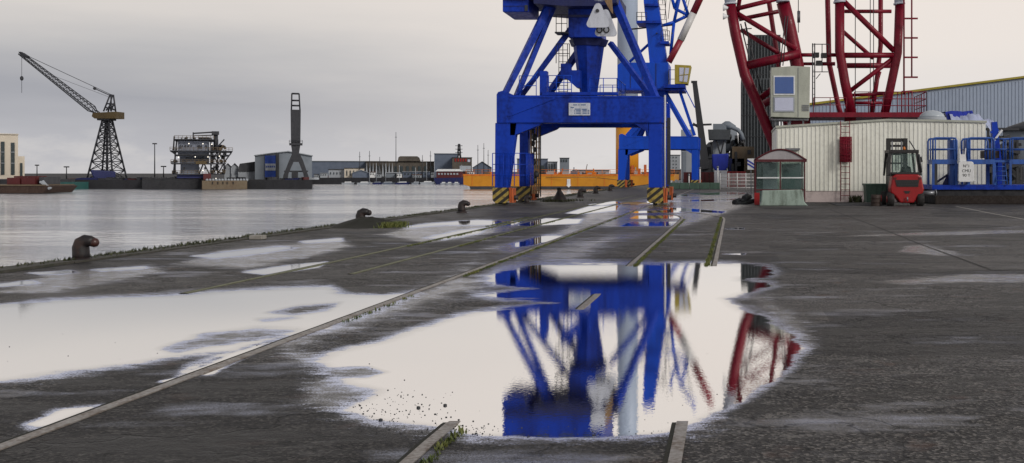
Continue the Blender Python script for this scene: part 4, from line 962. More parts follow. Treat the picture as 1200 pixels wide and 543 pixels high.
vq.prism(MB(), [(1123, 191), (1125, 189.5), (1138.5, 189.5), (1140.5, 191), (1141, 212), (1139.5, 213.5), (1123.5, 213.5), (1122.5, 212)], -.1, .1).build('sign_body', 'white', wb_, bevel=.03)
vq.prism(MB(), [(1124.5, 189.3), (1124.5, 182), (1124, 174), (1125, 174), (1126, 181), (1130.5, 181), (1131.3, 173.5), (1132.3, 174), (1131.8, 182), (1132.5, 189.3)], 0, .06).build('lifting_strap', 'white', wb_)
for s_, y_ in (('N°1', 196.3), ('CMU', 202), ('90 T', 207.2)): text(s_, .21, vq.p(1132, y_, -.104), 'ink', wb_)

# ------------------------------------------------------------------ middle distance behind the cranes
vE = V(150)
t = thing('conveyor_structure', 'dark tangle of conveyor frames between the leaning arm and the grey tower', 'conveyor', (vE.x(860), 150, 0)); rq = random.Random(13)
l = MB()
for i in range(46):
    a = rq.uniform(820, 872); y = rq.uniform(150, 205)
    if a < 833 or a > 855 or y > 165: l.beam(vE.p(a, max(y, 158 if a > 833 else 150), rq.uniform(2, 9)), vE.p(a + rq.uniform(-7, 7), y + rq.uniform(4, 24), rq.uniform(2, 9)), rq.uniform(.15, .7))
for x in (822, 833, 857, 868): l.beam(vE.p(x, 212, 5), vE.p(x, 158 + rq.uniform(0, 12), 5), .4)
vE.box(l, 820, 178, 834, 210, 6, 9); vE.box(l, 856, 176, 869, 192, 6, 9); l.build('frame', 'dark_steel', t)
vE.prism(MB(), [(854, 186), (869, 164), (871, 166), (857, 189)], 4, 6).build('conveyor_belt', 'dark_building', t)
MB().lathe(vE.p(852, 176, 6), [(1.2, 0), (1.5, 2), (1.2, 3.6), (.3, 4.2)], 14).build('cyclone', 'grey_building', t)
vD = V(170)
t = thing('silo_tower', 'tall dark grey corrugated elevator tower behind the left leg of the red crane', 'tower', (vD.x(890), 170, 0))
for nm, x0, y0, x1, y1, d0, d1 in (('upper_wall', 877, 40, 915, 92, 1, 10), ('lower_wall', 868.5, 92.1, 913, 210, 0, 11)):
    w = MB(); vD.box(w, x0, y0, x1, y1 if y1 < 200 else vD.yb, d0, d1); x = x0 + .5
    while x < x1 - 1.5: vD.box(w, x, y0 + .5, x + 1.4, y1, d0 - .3, d0 - .003); x += 3.6
    w.build(nm, 'silo_grey', t)
l = MB(); [vD.box(l, 868.3, y, 913.2, y + .7, -.36, -.31) for y in (110, 135, 160)]; l.build('seam', 'dark_steel', t)
vM = V(140)
t = thing('loading_crane', 'dark slender crane arm leaning left beside the farther blue crane', 'crane', (vM.x(830), 140, 0))
MB().beam(vM.p(827, 198), vM.p(814, 96), 1.0, 1.0, .6, .5).build('arm', 'dark_steel', t)
MB().prism([(vM.x(820), 0), (vM.x(835), 0), (vM.x(833), vM.z(188)), (vM.x(823), vM.z(186))], 140, 142).build('machine_base', 'dark_building', t)
vM.box(MB(), 810, 95, 817, 97.5, -.3, .3).build('head_sheave', 'dark_steel', t)
l = MB(); l.beam(vM.p(808, 147), vM.p(834, 146), .25); l.beam(vM.p(820, 150), vM.p(812, 145), .3); l.build('cross_arm', 'dark_steel', t)
t = thing('hopper', 'grey grain hopper on a pale column above a blue tarpaulin', 'hopper', (vM.x(843), 143, 0))
vM.box(MB(), 835, 144, 851, 150.9, 3, 6).build('bin_top', 'grey_building', t); vM.prism(MB(), [(829, 151), (856, 151), (855, 163), (830, 163)], 2.5, 7).build('bin_body', 'silo_grey', t)
vM.box(MB(), 835, 163.1, 850, vM.yb, 4, 6.5).build('column', 'light_grey_building', t)
l = MB(); l.sweep([vM.p(*q, 4) for q in ((851, 148), (858, 148), (865, 151), (869, 156), (871, 163))], .28, 8); l.build('elbow_pipe', 'grey_building', t)
l = MB(); l.beam(vM.p(839, 164, 3), vM.p(844, 182, 3), .2); l.beam(vM.p(848, 164, 3), vM.p(844, 182, 3), .2); l.build('chute', 'dark_steel', t)
t = thing('blue_tarp_bin', 'bright blue tarpaulin wrapped bin below the grey hopper', 'bin', (vM.x(844), 139, 0))
vM.prism(MB(), [(834, 181), (854, 180), (853, 196), (849, 201), (839, 201), (835, 196)], 0, 2).build('tarp_wrap', 'tarp_blue', t, bevel=.15); vM.box(MB(), 836, 201.1, 852, vM.yb, .3, 1.8).build('stand', 'dark_steel', t)
def simple_box(name, label, cat, vv, x0, y0, x1, y1, m, depth=3, group=None, extras=(), base=None, d0=0):
    t = thing(name, label, cat, (vv.x((x0 + x1) / 2), vv.Z + d0, 0), group)
    yb = base or vv.yb
    vv.box(MB(), x0, y0, x1, yb, d0, d0 + depth).build('body' if cat not in ('building', 'house') else 'wall', m, t)
    for nm, a, b, c, d, mm in extras: vv.box(MB(), a, b, c, d, d0 - .08 * max(1, vv.s * 4), d0 - .004).build(nm, mm, t)
    return t
simple_box('pale_container', 'tall pale grey container stack behind the right leg of the farther blue crane', 'container', vM, 798, 152, 811, 202, 'light_grey_building', 4, extras=[('door', 800, 178, 804, 213, 'grey_building'), ('seam', 798, 176, 811, 176.6, 'dark_steel')])
vM2 = V(125)
simple_box('container', 'dark red shipping container beyond the green barrier, left of the white panel', 'container', vM2, 801, 202, 837, 215, 'dark_red', 3, 'red containers in the middle distance', extras=[('rib', a, 203, a + .6, 218, 'brown_hull') for a in (806, 811, 816, 821, 826, 831)])
simple_box('container', 'bright red container behind the wire fence, right of the white panel', 'container', vM2, 852, 201, 874, 213, 'forklift_red', 3, 'red containers in the middle distance', extras=[('rib', a, 202, a + .6, 218, 'dark_red') for a in (857, 862, 867)])
simple_box('site_panel', 'white site panel standing on the fence between the two red containers', 'panel', vM2, 837, 200, 852, 214, 'white', .2, extras=[('brace', 844, 201, 844.5, 217, 'steel')])
for k, (x0, x1, y0, m, lab) in enumerate(((854, 872, 186, 'dark_blue', 'dark blue machine cover behind the bright red container'), (812, 834, 187, 'dark_building', 'dark equipment shed at the foot of the leaning crane arm'), (858, 884, 172, 'tan_hull', 'rust and brown conveyor house at the foot of the grey tower'))):
    simple_box('equipment_shed', lab, 'shed', V(150), x0, y0, x1, 215, m, 4, 'equipment sheds in the middle distance', extras=[('door', x0 + 3, y0 + 6, x0 + 6, 215, 'dark_steel'), ('louvre', x1 - 8, y0 + 4, x1 - 4, y0 + 9, 'dark_steel')])
vG = V(109)
t = thing('green_barrier', 'long dark green low barrier across the quay beyond the farther blue crane', 'barrier', (vG.x(812), 109, 0))
x = 772
while x < 844:
    w = MB(); w.prism([(vG.x(x), .0), (vG.x(x + 11.6), .0), (vG.x(x + 11.6), vG.z(214.3)), (vG.x(x), vG.z(214.3))], 109, 109.5); w.build('block', 'green_bin', t, bevel=.04); x += 12
t = thing('wire_fence', 'pale wire site fence with thin posts left of the glazed shelter', 'fence', (vG.x(864), 105, 0))
vg = V(105); l = MB()
for x in (844, 854, 864, 874, 884): l.tube(vg.p(x, vg.yb), vg.p(x, 203), .045, n=6)
l.build('post', 'jib_white', t)
l = MB(); [l.tube(vg.p(844, y), vg.p(884, y), .03, n=5) for y in (204, 208, 212, 216, 220)]; [l.tube(vg.p(844 + i, vg.yb), vg.p(844 + i, 204), .012, n=4) for i in range(40)]; l.build('mesh', 'jib_white', t)
for k, (x, h) in enumerate(((820, 197), (841, 196), (807, 205))):
    t = thing('thin_pole', ('thin white pole rising from the green barrier, middle of the three', 'thin white pole at the right end of the green barrier', 'short white pole at the left of the green barrier')[k], 'pole', vG.p(x, vG.yb, 1), 'thin poles by the green barrier')
    MB().tube(vG.p(x, vG.yb, 1), vG.p(x, h, 1), .07, n=8).build('shaft', 'jib_white', t); MB().ball(vG.p(x, h, 1), .12, 1, 8).build('cap', 'steel', t)

# ------------------------------------------------------------------ far shore
def face(t):                               # turn a far thing so that its front looks across the water to the yard
    X, Y = t.location.x, t.location.y; a = math.atan2(-X, Y); t.rotation_euler = (0, 0, a); t.scale = (math.cos(a), 1, 1); return t
def far_building(name, label, vv, x0, y0, x1, m, roof=None, depth=25, wins=(), gable=0, roofm='dark_building', base=None):
    t = face(thing(name, label, 'building', (vv.x((x0 + x1) / 2), vv.Z, 0)))
    yb = base or vv.yb
    if gable: vv.prism(MB(), [(x0, yb), (x0, y0), ((x0 + x1) / 2, y0 - gable), (x1, y0), (x1, yb)], 0, depth).build('wall', m, t)
    else: vv.box(MB(), x0, y0, x1, yb, 0, depth).build('wall', m, t)
    if gable:
        k = .5
        vv.prism(MB(), [(x0 - k, y0 + .3), ((x0 + x1) / 2, y0 - gable - .05), (x1 + k, y0 + .3), (x1 + k, y0 - .4), ((x0 + x1) / 2, y0 - gable - .8), (x0 - k, y0 - .4)], -.4, depth).build('roof', roofm, t)
    elif roof: vv.box(MB(), x0 - .5, y0 - roof, x1 + .5, y0 - .01, -.4, depth + .2).build('roof', roofm, t)
    for a, b, c, d, mm in wins: vv.box(MB(), a, b, c, d, -.25, -.01).build('window' if mm.startswith('window') else 'door', mm, t)
    return t
v3 = V(300)
t = far_building('white_block', 'tall cream building with dark vertical window strips at the far left shore', v3, -40, 157.5, 21.5, 'pale_building', 1, 30, [(1, 166, 5.5, 205, 'window_dark'), (13, 167, 17.5, 205, 'window_dark'), (-11, 166, -6.5, 205, 'window_dark')], roofm='pale_building')
v3.box(MB(), 21.6, 183, 29.5, v3.yb, 1, 20).build('side_wing', 'pale_building', t); v3.box(MB(), 24, 191, 27, 207, .7, .99).build('window', 'window_dark', t)
l = MB(); [v3.box(l, a, y, a + 4.8, y + .6, -.4, -.26) for a in (.9, 12.9) for y in (178, 191)]; l.build('window_bars', 'light_grey_building', t)
# left boat
v4 = V(204)
t = thing('work_boat', 'brown hulled work boat with two red deck housings at the far left', 'boat', (v4.x(25), 204, WL))
v4.prism(MB(), [(-60, 217.5), (-60, 226.5), (50, 226.5), (57, 218.5), (52, 217)], 0, 9).build('hull', 'brown_hull', t); v4.box(MB(), -60, 216.5, 53, 218, -.2, 9.1).build('gunwale', 'tan_hull', t)
for x0, x1 in ((4, 19), (21, 37)):
    h_ = v4.box(MB(), x0, 208.5, x1, 216.4, 1, 6).build('deck_housing', 'dark_red', t); v4.box(MB(), x0 + 4, 206.5, x1 - 2, 208.4, 2, 5).build('hatch', 'dark_red', h_)
v4.box(MB(), 42, 207.5, 47.5, 216.4, 1, 6).build('wheelhouse', 'dark_building', t)
l = MB(); l.beam(v4.p(46, 213, .5), v4.p(57, 221, .5), .8, .3); l.beam(v4.p(48, 212, .5), v4.p(56, 222, .5), .3); l.build('bow_ramp', 'light_grey_building', t)
v5 = V(262)
def lamp_post(x, y, lab, vv, w=2.2):
    t = thing('lamp_mast', lab, 'lamp post', (vv.x(x), vv.Z + 3, 0), 'lighting masts on the far shore')
    MB().tube(vv.p(x, vv.yb, 3), vv.p(x, y, 3), .16, .1, n=6).build('pole', 'dark_steel', t); vv.box(MB(), x - w, y - 1, x + w, y + .4, 2.6, 3.4).build('lamp_head', 'dark_steel', t)
lamp_post(34, 194, 'short lamp mast beside the cream building', v5, 1.4); lamp_post(69, 196, 'lamp mast between the cream building and the lattice crane', v5); lamp_post(173.5, 168.5, 'tallest lamp mast just left of the offshore module', v5, 1.8); lamp_post(184, 195.5, 'short broad headed lamp mast touching the left of the offshore module', v5, 2.3)
t = thing('pontoon', 'teal floating pontoon along the far quay right of the work boat', 'pontoon', (v5.x(68), 255, WL)); v6 = V(255)
v6.box(MB(), 54, 213.5, 86, 223.2, 0, 6).build('float', 'teal', t); v6.box(MB(), 68, 210, 76, 213.4, 1, 4).build('cabin', 'dark_building', t)
t = thing('covered_pile', 'dark blue sheeted stack on the far quay left of the lattice crane', 'stack', (v5.x(97), 262, 0))
v5.prism(MB(), [(84, 211), (86, 209.5), (92, 208.5), (103, 208.5), (109, 210), (110, 211)], 1, 8).build('sheet', 'dark_blue', t); v5.box(MB(), 76, 209.5, 84, 211, 1, 5).build('crate', 'dark_red', t)
# quay clutter as individual crates
rnd = random.Random(2)
for i in range(26):
    x = rnd.choice([rnd.uniform(110, 170), rnd.uniform(262, 360)]); w = rnd.uniform(2, 5); h = rnd.uniform(1, 3.2)
    vv = V(264); mm = rnd.choice(['dark_building', 'dark_red', 'dark_blue', 'dark_building', 'far_steel'])
    t = thing('stored_crate', 'small dark crate or container among the clutter stored on the far quay', 'crate', (vv.x(x), 264, 0), 'crates stored on the far quay')
    vv.box(MB(), x, vv.yb - h, x + w, vv.yb, 0, 3).build('box', mm, t); vv.box(MB(), x - .1, vv.yb - h - .3, x + w + .1, vv.yb - h - .01, -.1, 3.1).build('lid', 'dark_steel', t)
# lattice hammerhead crane
vL = V(272)
t = thing('lattice_crane', 'dark lattice tower crane with long raised jib on the far shore', 'crane', (vL.x(126), 272, 0))
def lat(mb, p0, p1, n, r, w0, w1, axis):
    pass
def tower(mb, xl0, xr0, y0, xl1, xr1, y1, n, r, vv, rl, d=None):
    P = []
    for i in range(n + 1):
        q = 1 - (1 - i / n) ** 1.25; a = xl0 + (xl1 - xl0) * q; b = xr0 + (xr1 - xr0) * q; y = y0 + (y1 - y0) * q; w = (b - a) * vv.s
        P.append([vv.p(a, y, -w / 2), vv.p(b, y, -w / 2), vv.p(b, y, w / 2), vv.p(a, y, w / 2)])
    for i in range(n):
        for k in range(4):
            mb.tube(P[i][k], P[i + 1][k], rl, n=6); mb.tube(P[i][k], P[i + 1][(k + 1) % 4], r, n=5); mb.tube(P[i][(k + 1) % 4], P[i + 1][k], r, n=5); mb.tube(P[i + 1][k], P[i + 1][(k + 1) % 4], r, n=5)
l = MB(); tower(l, 110.5, 140.5, vL.yb, 122, 129.5, 141, 8, .10, vL, .24); l.build('lattice_tower', 'far_steel', t)
l = MB(); l.tube(vL.p(125.5, vL.yb), vL.p(125.5, 141), .3, n=6); [vL.box(l, 124, y, 128, y + 1.5, -.5, .5) for y in (147, 156, 165, 174)]; l.build('stair_shaft', 'far_steel', t)
vL.prism(MB(), [(114, 133), (140.5, 131.5), (140.5, 139.5), (116, 139.5), (113, 137)], -2, 2).build('machinery_house', 'olive', t)
vL.box(MB(), 118, 139.6, 132, 141.5, -1.6, 1.6).build('slewing_ring', 'far_steel', t)
l = MB()
for a, b in (((124, 131), (130.5, 111)), ((133, 131), (131.5, 111)), ((128, 122), (133, 122)), ((127, 130), (132.5, 121)), ((126, 126), (133, 129))):
    for d in (-1, 1): l.tube(vL.p(*a, d), vL.p(*b, d * .5), .2, n=6)
l.build('mast', 'far_steel', t)
jb = MB(); n = 22
def J(q, k):
    c = vL.p(115.5 + (23.5 - 115.5) * q, 134 + (62.5 - 134) * q); w = (.85 if q > .06 else .4) * (1 - .55 * q) ; nrm = Vector((.62, 0, .8))
    return c + nrm * (w if k in (1, 2) else -w) * .9 + Vector((0, w if k in (2, 3) else -w, 0))
for i in range(n):
    a, b = i / n, (i + 1) / n
    for k in range(4):
        jb.tube(J(a, k), J(b, k), .11, n=5); jb.tube(J(a, k), J(b, (k + 1) % 4), .055, n=4); jb.tube(J(b, k), J(b, (k + 1) % 4), .055, n=4)
jb.build('jib', 'far_steel', t)
vL.prism(MB(), [(23, 61), (27, 62), (34, 66.5), (32, 68.5), (26, 66)], -.5, .5).build('jib_head', 'far_steel', t)
l = MB(); l.tube(vL.p(131, 111.5), vL.p(33, 66), .07, n=5); l.tube(vL.p(131, 113), vL.p(111, 104), .12, n=5); l.tube(vL.p(128, 114), vL.p(60, 88), .035, n=4); l.ball(vL.p(111, 103.8), .4); l.build('stay_cable', 'far_steel', t)
l = MB(); l.tube(vL.p(25.5, 66), vL.p(25.5, 109), .05, n=5); l.ball(vL.p(25.5, 92), .4, 1.5); l.build('hook_line', 'far_steel', t)
t = thing('ship_bow', 'dark blue ship bow block standing at the foot of the lattice crane', 'ship section', (vL.x(120), 264, 0)); v7 = V(264)
face(t); v7.prism(MB(), [(106, 200.5), (108, 199), (112, 199.5), (136, 201), (136, 210.5), (111, 210.5), (108, 205)], 0, 5).build('bow_block', 'dark_blue', t, bevel=.4); v7.box(MB(), 112, 209, 136, 210.7, -.3, -.01).build('cradle', 'far_steel', t)

# offshore module on a barge
v8 = V(257)
bg = thing('dark_barge', 'low dark barge carrying the offshore module', 'barge', (v8.x(205), 257, WL))
face(bg); v8.box(MB(), 167, 209.5, 240, 222.2, 0, 26).build('hull', 'quay_face', bg)
l = MB(); [v8.box(l, x, rnd.uniform(206.8, 208.8), x + rnd.uniform(1, 3), 209.4, rnd.uniform(0, 2), 4) for x in np.arange(168, 239, 2.6)]; l.build('deck_gear', 'far_steel', bg)
tb = thing('tan_barge', 'rust streaked tan barge moored right of the offshore module', 'barge', (v8.x(266), 256, WL))
face(tb); v8.box(MB(), 239.5, 211.8, 292, 221.8, -2, 16).build('hull', 'tan_hull', tb)
l = MB(); [v8.box(l, x, 213, x + 1.2, 216, -2.15, -2.01) for x in (251, 257, 263, 268, 275)]; l.build('tyre_fender', 'rubber', tb)
l = MB(); [l.ball(v8.p(x, 211.2, 0), .35) for x in np.arange(245, 292, 3.6)]; l.build('deck_light', 'light_grey_building', tb)
om = thing('offshore_module', 'large grey offshore platform module with many decks, walkways and a top crane', 'platform', v8.p(228, 209, 3))
face(om)
v8.box(MB(), 201, 165, 238, 181, 3, 18).build('upper_block', 'platform_grey', om); v8.box(MB(), 203, 182.5, 238, 191, 4, 18).build('middle_block', 'platform_grey', om); v8.box(MB(), 204, 192.5, 226, 204, 4, 18).build('lower_block', 'platform_grey', om)
v8.box(MB(), 200, 204.1, 240, 209, 2, 18).build('base_grillage', 'dark_blue', om)
l = MB()
for y, a, b in ((163, 197, 244), (176.5, 192, 266), (181.2, 198, 262), (191.2, 193, 258), (204, 195, 256)): v8.box(l, a, y, b, y + 1.1, 1.2, 19)
l.build('deck', 'far_steel', om)
l = MB()
for y, a, b in ((163, 197, 244), (176.5, 192, 266), (191.2, 193, 258), (204, 195, 256)): railing(l, [v8.p(a, y, 1.2), v8.p(b, y, 1.2)], .75, .05, (.5,), .9)
l.build('deck_railing', 'tan_hull', om)
l = MB()
for a, b in (((196, 204), (200, 164)), ((198, 204), (198, 177)), ((240, 204), (240, 163)), ((248, 204), (248, 163)), ((256, 204), (256, 177)), ((240, 204), (248, 191)), ((248, 204), (256, 191)), ((226, 204), (231, 192)), ((238, 204), (232, 192)), ((240, 191), (248, 177)), ((248, 191), (240, 177)), ((256, 190), (265, 178)), ((193, 177), (198, 181)), ((244, 176), (256, 163)), ((196, 176), (197, 160))):
    l.tube(v8.p(*a, 2), v8.p(*b, 2), .18, n=6)
l.box(v8.x(193), v8.x(257), 258.9, 259.1, v8.z(204.4), v8.z(204)); l.build('bracing_frame', 'far_steel', om)
rnd = random.Random(11); l = MB(); l2 = MB()
for i in range(110):
    x = rnd.uniform(239, 257); y = rnd.choice([rnd.uniform(168, 176), rnd.uniform(178, 190), rnd.uniform(193, 203)]); w = rnd.uniform(.6, 3)
    v8.box(l if i % 3 else l2, x, y, x + w, y + rnd.uniform(.6, 4), rnd.uniform(2, 6), 9)
l.build('process_equipment', 'far_steel', om); l2.build('pipework', 'tan_hull', om)
l = MB()
for i in range(26): x = rnd.uniform(200, 244); v8.box(MB(), x, 163 - rnd.uniform(.6, 3), x + rnd.uniform(.5, 2.4), 163, rnd.uniform(2, 8), 10).build('deck_equipment', 'far_steel', om)
for i in range(22): x = rnd.uniform(192, 200); y = rnd.choice([176, 190.8, 203.5]); v8.box(MB(), x, y - rnd.uniform(1, 3.5), x + rnd.uniform(.4, 1.6), y, 2, 5).build('deck_equipment', 'far_steel', om)
for i in range(24): x = rnd.uniform(203, 236); y = rnd.choice([170, 184, 196]); v8.box(MB(), x, y, x + rnd.uniform(.5, 2), y + rnd.uniform(.8, 4), 2.6, 2.99).build('wall_louvre', 'far_steel', om)
l = MB(); l.beam(v8.p(219, 155.8, 5), v8.p(243, 154, 5), .35); l.beam(v8.p(220, 158.5, 5), v8.p(243, 157.5, 5), .2); l.tube(v8.p(219, 154.5, 5), v8.p(219, 163, 5), .16, n=6); v8.box(l, 241, 153, 250, 157, 4, 6); l.tube(v8.p(246, 176, 5), v8.p(246, 157, 5), .55, n=8); v8.box(l, 225, 160, 238, 162, 5, 9)
l.build('deck_crane', 'far_steel', om)
v8.prism(MB(), [(222, 189), (233, 188.5), (236, 192.5), (222, 192.5)], 1.0, 2.5).build('yellow_crane_cover', 'olive', om)
v8.box(MB(), 231, 203.5, 240, 211, -.5, 1.5).build('red_tank', 'dark_red', om)
for x, y in ((214, 168.5), (230.5, 168.5), (221.5, 184), (236.5, 184), (202, 184.5), (230.5, 200), (246, 209.5), (241, 169), (250, 183)): MB().ball(v8.p(x, y, 1.0 if y > 186 else .9), .13).build('work_lamp', 'lamp', om)
# sheds
v9 = V(285)
far_building('gabled_shed', 'pale grey gabled shed immediately right of the offshore module, left of the pair', v9, 263, 196, 271, 'light_grey_building', gable=4, depth=20)
far_building('gabled_shed', 'pale grey gabled shed right of the offshore module, right of the pair', v9, 271.2, 196, 279, 'light_grey_building', gable=4, depth=20)
t = far_building('dark_hall', 'dark roofed grey hall between the gabled sheds and the blue doored hangar', v9, 279.2, 201, 300, 'light_grey_building', depth=30); v9.prism(MB(), [(278, 201), (281, 192), (299, 189.5), (300, 201)], -.3, 29).build('roof', 'dark_building', t)
t = thing('blue_hangar', 'grey hangar with tall blue sliding door bearing a white panel', 'building', (v9.x(330), 285, 0))
face(t)
v9.prism(MB(), [(299, v9.yb), (299, 182.5), (323, 180), (338, 178), (352, 180), (366, 182.5), (366, v9.yb)], 0, 40).build('wall', 'grey_building', t)
v9.box(MB(), 310.5, 182.5, 323, v9.yb, -.5, -.01).build('sliding_door', 'hangar_blue', t); v9.box(MB(), 311, 192, 323, 200, -.7, -.51).build('white_panel', 'light_grey_building', t); l = MB(); [v9.box(l, 312 + 2.2 * i, 194.5, 313.4 + 2.2 * i, 196.5, -.76, -.71) for i in range(5)]; l.build('door_marks', 'hangar_blue', t); v9.box(MB(), 323.5, 181, 327, v9.yb, -.6, -.01).build('door_pillar', 'dark_building', t)
v9.prism(MB(), [(298, 183), (338, 177.8), (367, 183), (367, 182), (338, 176.8), (298, 182)], -.6, 40).build('roof', 'light_grey_building', t)
v10 = V(276)
t = thing('dark_pedestal_crane', 'dark upright crane with splayed legs standing before the blue doored hangar', 'crane', (v10.x(347), 276, 0))
face(t)
v10.prism(MB(), [(340.5, 129), (352.5, 129), (352, 170), (350.5, 180), (342.5, 180), (341, 170)], -1.2, 1.2).build('upper_arm', 'far_steel', t)
l = MB(); 
for a, b in (((341.5, 129), (342, 110)), ((351.5, 129), (350.5, 110)), ((342, 110), (350.5, 110)), ((341.5, 118), (351, 118)), ((342, 124), (351, 124))):
    for d in (-.9, .9): l.tube(v10.p(*a, d), v10.p(*b, d), .18, n=6)
l.build('head_frame', 'far_steel', t)
v10.box(MB(), 339, 168, 354.5, 170.5, -1.6, 1.6).build('ring_platform', 'far_steel', t); l = MB(); railing(l, [v10.p(339, 168, -1.5), v10.p(354.5, 168, -1.5)], .7, .05, (.5,), .8); l.build('platform_railing', 'far_steel', t)
v10.prism(MB(), [(342.5, 180), (351, 180), (355, 188), (362, 208), (362, v10.yb), (356.5, v10.yb), (355.5, 204), (350, 190), (344, 190), (338, 204), (337, v10.yb), (331.5, v10.yb), (332, 206), (339, 188)], -1.2, 1.2).build('splayed_legs', 'far_steel', t)
l = MB(); l.beam(v10.p(333, 201), v10.p(361, 201), .35); l.beam(v10.p(345.5, 201), v10.p(345.5, v10.yb), 1.6); l.build('tie', 'far_steel', t)
simple_box('white_cabin', 'small white cabin at the right foot of the dark upright crane', 'cabin', V(268), 360, 208.5, 368.5, 212, 'light_grey_building', 3)
v11 = V(430)
far_building('long_shed', 'very long low blue grey shed stretching behind the waterfront houses', v11, 366, 189.5, 455, 'blue_grey_building', .7, 40, roofm='grey_building')
simple_box('red_shed', 'dark red container on the far shore right of the small white cabin', 'container', V(385), 369, 206, 382, 210, 'dark_red', 5)
v12 = V(388)
def wn(a, b, y0, y1, n, w=1): return [(a + (b - a) * i / n, y0, a + (b - a) * i / n + w, y1, 'window_dark') for i in range(n)]
far_building('waterfront_house', 'pale green grey waterfront house, left of the beige house', v12, 385, 199, 403, 'light_grey_building', .8, 12, wn(387, 402, 202, 204.5, 4))
far_building('waterfront_house', 'beige waterfront house with upright windows', v12, 403.5, 197.5, 427, 'pale_building', .7, 12, wn(406, 426, 200, 206, 5, 1.1))
far_building('waterfront_house', 'grey gabled boat shed in front of the beige house', V(382), 413, 203, 433, 'blue_grey_building', gable=3, depth=14, roofm='grey_building')
t = far_building('submarine_pens', 'long dark concrete bunker with pen openings and a raised block on the far shore', v11, 429, 190, 522, 'bunker', .8, 60, [(x, 195, x + 3.2, 206, 'window_dark') for x in range(434, 520, 7)], roofm='bunker')
v11.prism(MB(), [(466, 189), (467, 184.5), (469, 183.3), (489, 183.3), (491.5, 185), (493, 189)], -1, 50).build('raised_block', 'bunker', t)
l = MB(); [v11.prism(l, [(x, 207), (x + 1.4, 190.5), (x + 2.8, 207)], -2, -1.2) for x in np.arange(429, 459, 3.7)]; l.build('white_fins', 'light_grey_building', t)
far_building('blue_box_building', 'square blue grey building on top of the bunker line', v11, 509, 180.5, 536, 'blue_grey_building', .6, 30, roofm='grey_building')
far_building('banner_building', 'brown block with a row of small red panels right of the blue grey building', V(425), 530, 185, 553, 'bunker', .5, 20, [(x, 186, x + 1.6, 189.5, 'forklift_red') for x in (533, 536, 539, 542, 545)] + [(548, 187, 551, 190, 'window_pale')])
far_building('quay_shed', 'long low blue quay shed in front of the dark bunker', v12, 472, 201.5, 504, 'blue_grey_building', .5, 10, wn(474, 502, 203, 205, 7, 1.6), roofm='light_grey_building')
far_building('quay_shed', 'white roofed quay shed left of the low blue one', v12, 452, 203, 470, 'grey_building', .9, 10, roofm='light_grey_building')
for k, (x, y) in enumerate(((421.5, 178), (433, 177), (464, 155), (495, 182), (504.5, 177), (445, 184), (560, 170), (567, 168), (572, 176))):
    t = thing('ship_mast', ('slim mast rising behind the beige waterfront house', 'slim mast at the left end of the bunker', 'tallest thin radio mast at the left of the bunker raised block', 'short mast right of the bunker raised block', 'tall mast left of the square blue grey building', 'short mast over the white bunker fins', 'slim mast above the orange barge bow, left of three', 'slim mast above the orange barge bow, middle of three', 'short mast above the orange barge bow, nearest the blue crane leg')[k], 'mast', (v12.x(x), 386, 0), 'masts on the far shore')
    MB().tube(v12.p(x, v12.yb), v12.p(x, y), .16, .08, n=5).build('pole', 'far_steel', t); MB().tube(v12.p(x - 1.2, y + 6), v12.p(x + 1.2, y + 6), .07, n=4).build('spreader', 'far_steel', t)
l = thing('pylon', 'lattice power pylon behind the square blue grey building', 'pylon', (v11.x(537.5), 431, 0)); v13 = V(520)
q = MB(); tower(q, 535, 541, v13.yb, 537.2, 538.8, 169, 6, .12, v13, .22); q.build('lattice', 'far_steel', l)
for y in (171, 175, 179): MB().beam(v13.p(533.5, y), v13.p(542, y), .25).build('crossarm', 'far_steel', l)
# boats on the far shore
def boat(x0, x1, lab, hullm, topm, vv=V(372), y=213.8, h=1.8, cab=.4):
    t = thing('moored_boat', lab, 'boat', (vv.x((x0 + x1) / 2), vv.Z, WL), 'boats moored on the far shore')
    yw = YH + (H - WL) * F / vv.Z; w = x1 - x0
    vv.prism(MB(), [(x0, yw - h), (x0 + .06 * w, yw), (x1 - .1 * w, yw), (x1, yw - h * 1.2)], 0, 3).build('hull', hullm, t)
    vv.prism(MB(), [(x0 + .25 * w, yw - h), (x0 + .3 * w, yw - h - 1.3), (x0 + (.3 + cab) * w, yw - h - 1.3), (x0 + (.36 + cab) * w, yw - h)], .5, 2.5).build('cabin', topm, t)
    MB().tube(vv.p(x0 + .5 * w, yw - h - 1.2, 1.5), vv.p(x0 + .5 * w, yw - h - 5, 1.5), .06, n=4).build('mast', 'far_steel', t)
boat(400, 412, 'small white boat before the beige waterfront house', 'light_grey_building', 'white'); boat(418, 432, 'small pale motor boat before the grey gabled boat shed', 'light_grey_building', 'white')
boat(436, 446, 'small dark boat left of the bunker', 'dark_blue', 'grey_building'); boat(463, 478, 'dark blue boat before the low blue quay shed', 'dark_blue', 'white'); boat(492, 508, 'pale launch between the bunker and the white roofed ferry', 'light_grey_building', 'white', h=2.4); boat(482, 491, 'small grey boat before the middle of the bunker', 'grey_building', 'light_grey_building'); boat(448, 460, 'grey boat below the white fins of the bunker', 'blue_grey_building', 'light_grey_building')
vf = V(374); t = thing('ferry', 'white roofed ferry with dark red side moored left of the orange barge', 'boat', (vf.x(526), 374, WL))
vf.prism(MB(), [(508, 209), (511, 216), (545, 216), (549, 208)], 0, 8).build('hull', 'dark_blue', t); vf.box(MB(), 511, 201, 540, 208.9, .5, 7).build('saloon', 'dark_red', t); vf.prism(MB(), [(510, 201), (513, 198.4), (537, 198.4), (541, 200.9)], 0, 7.5).build('canopy', 'white', t); vf.box(MB(), 537, 194.5, 547, 200.8, 2, 6).build('wheelhouse', 'light_grey_building', t)
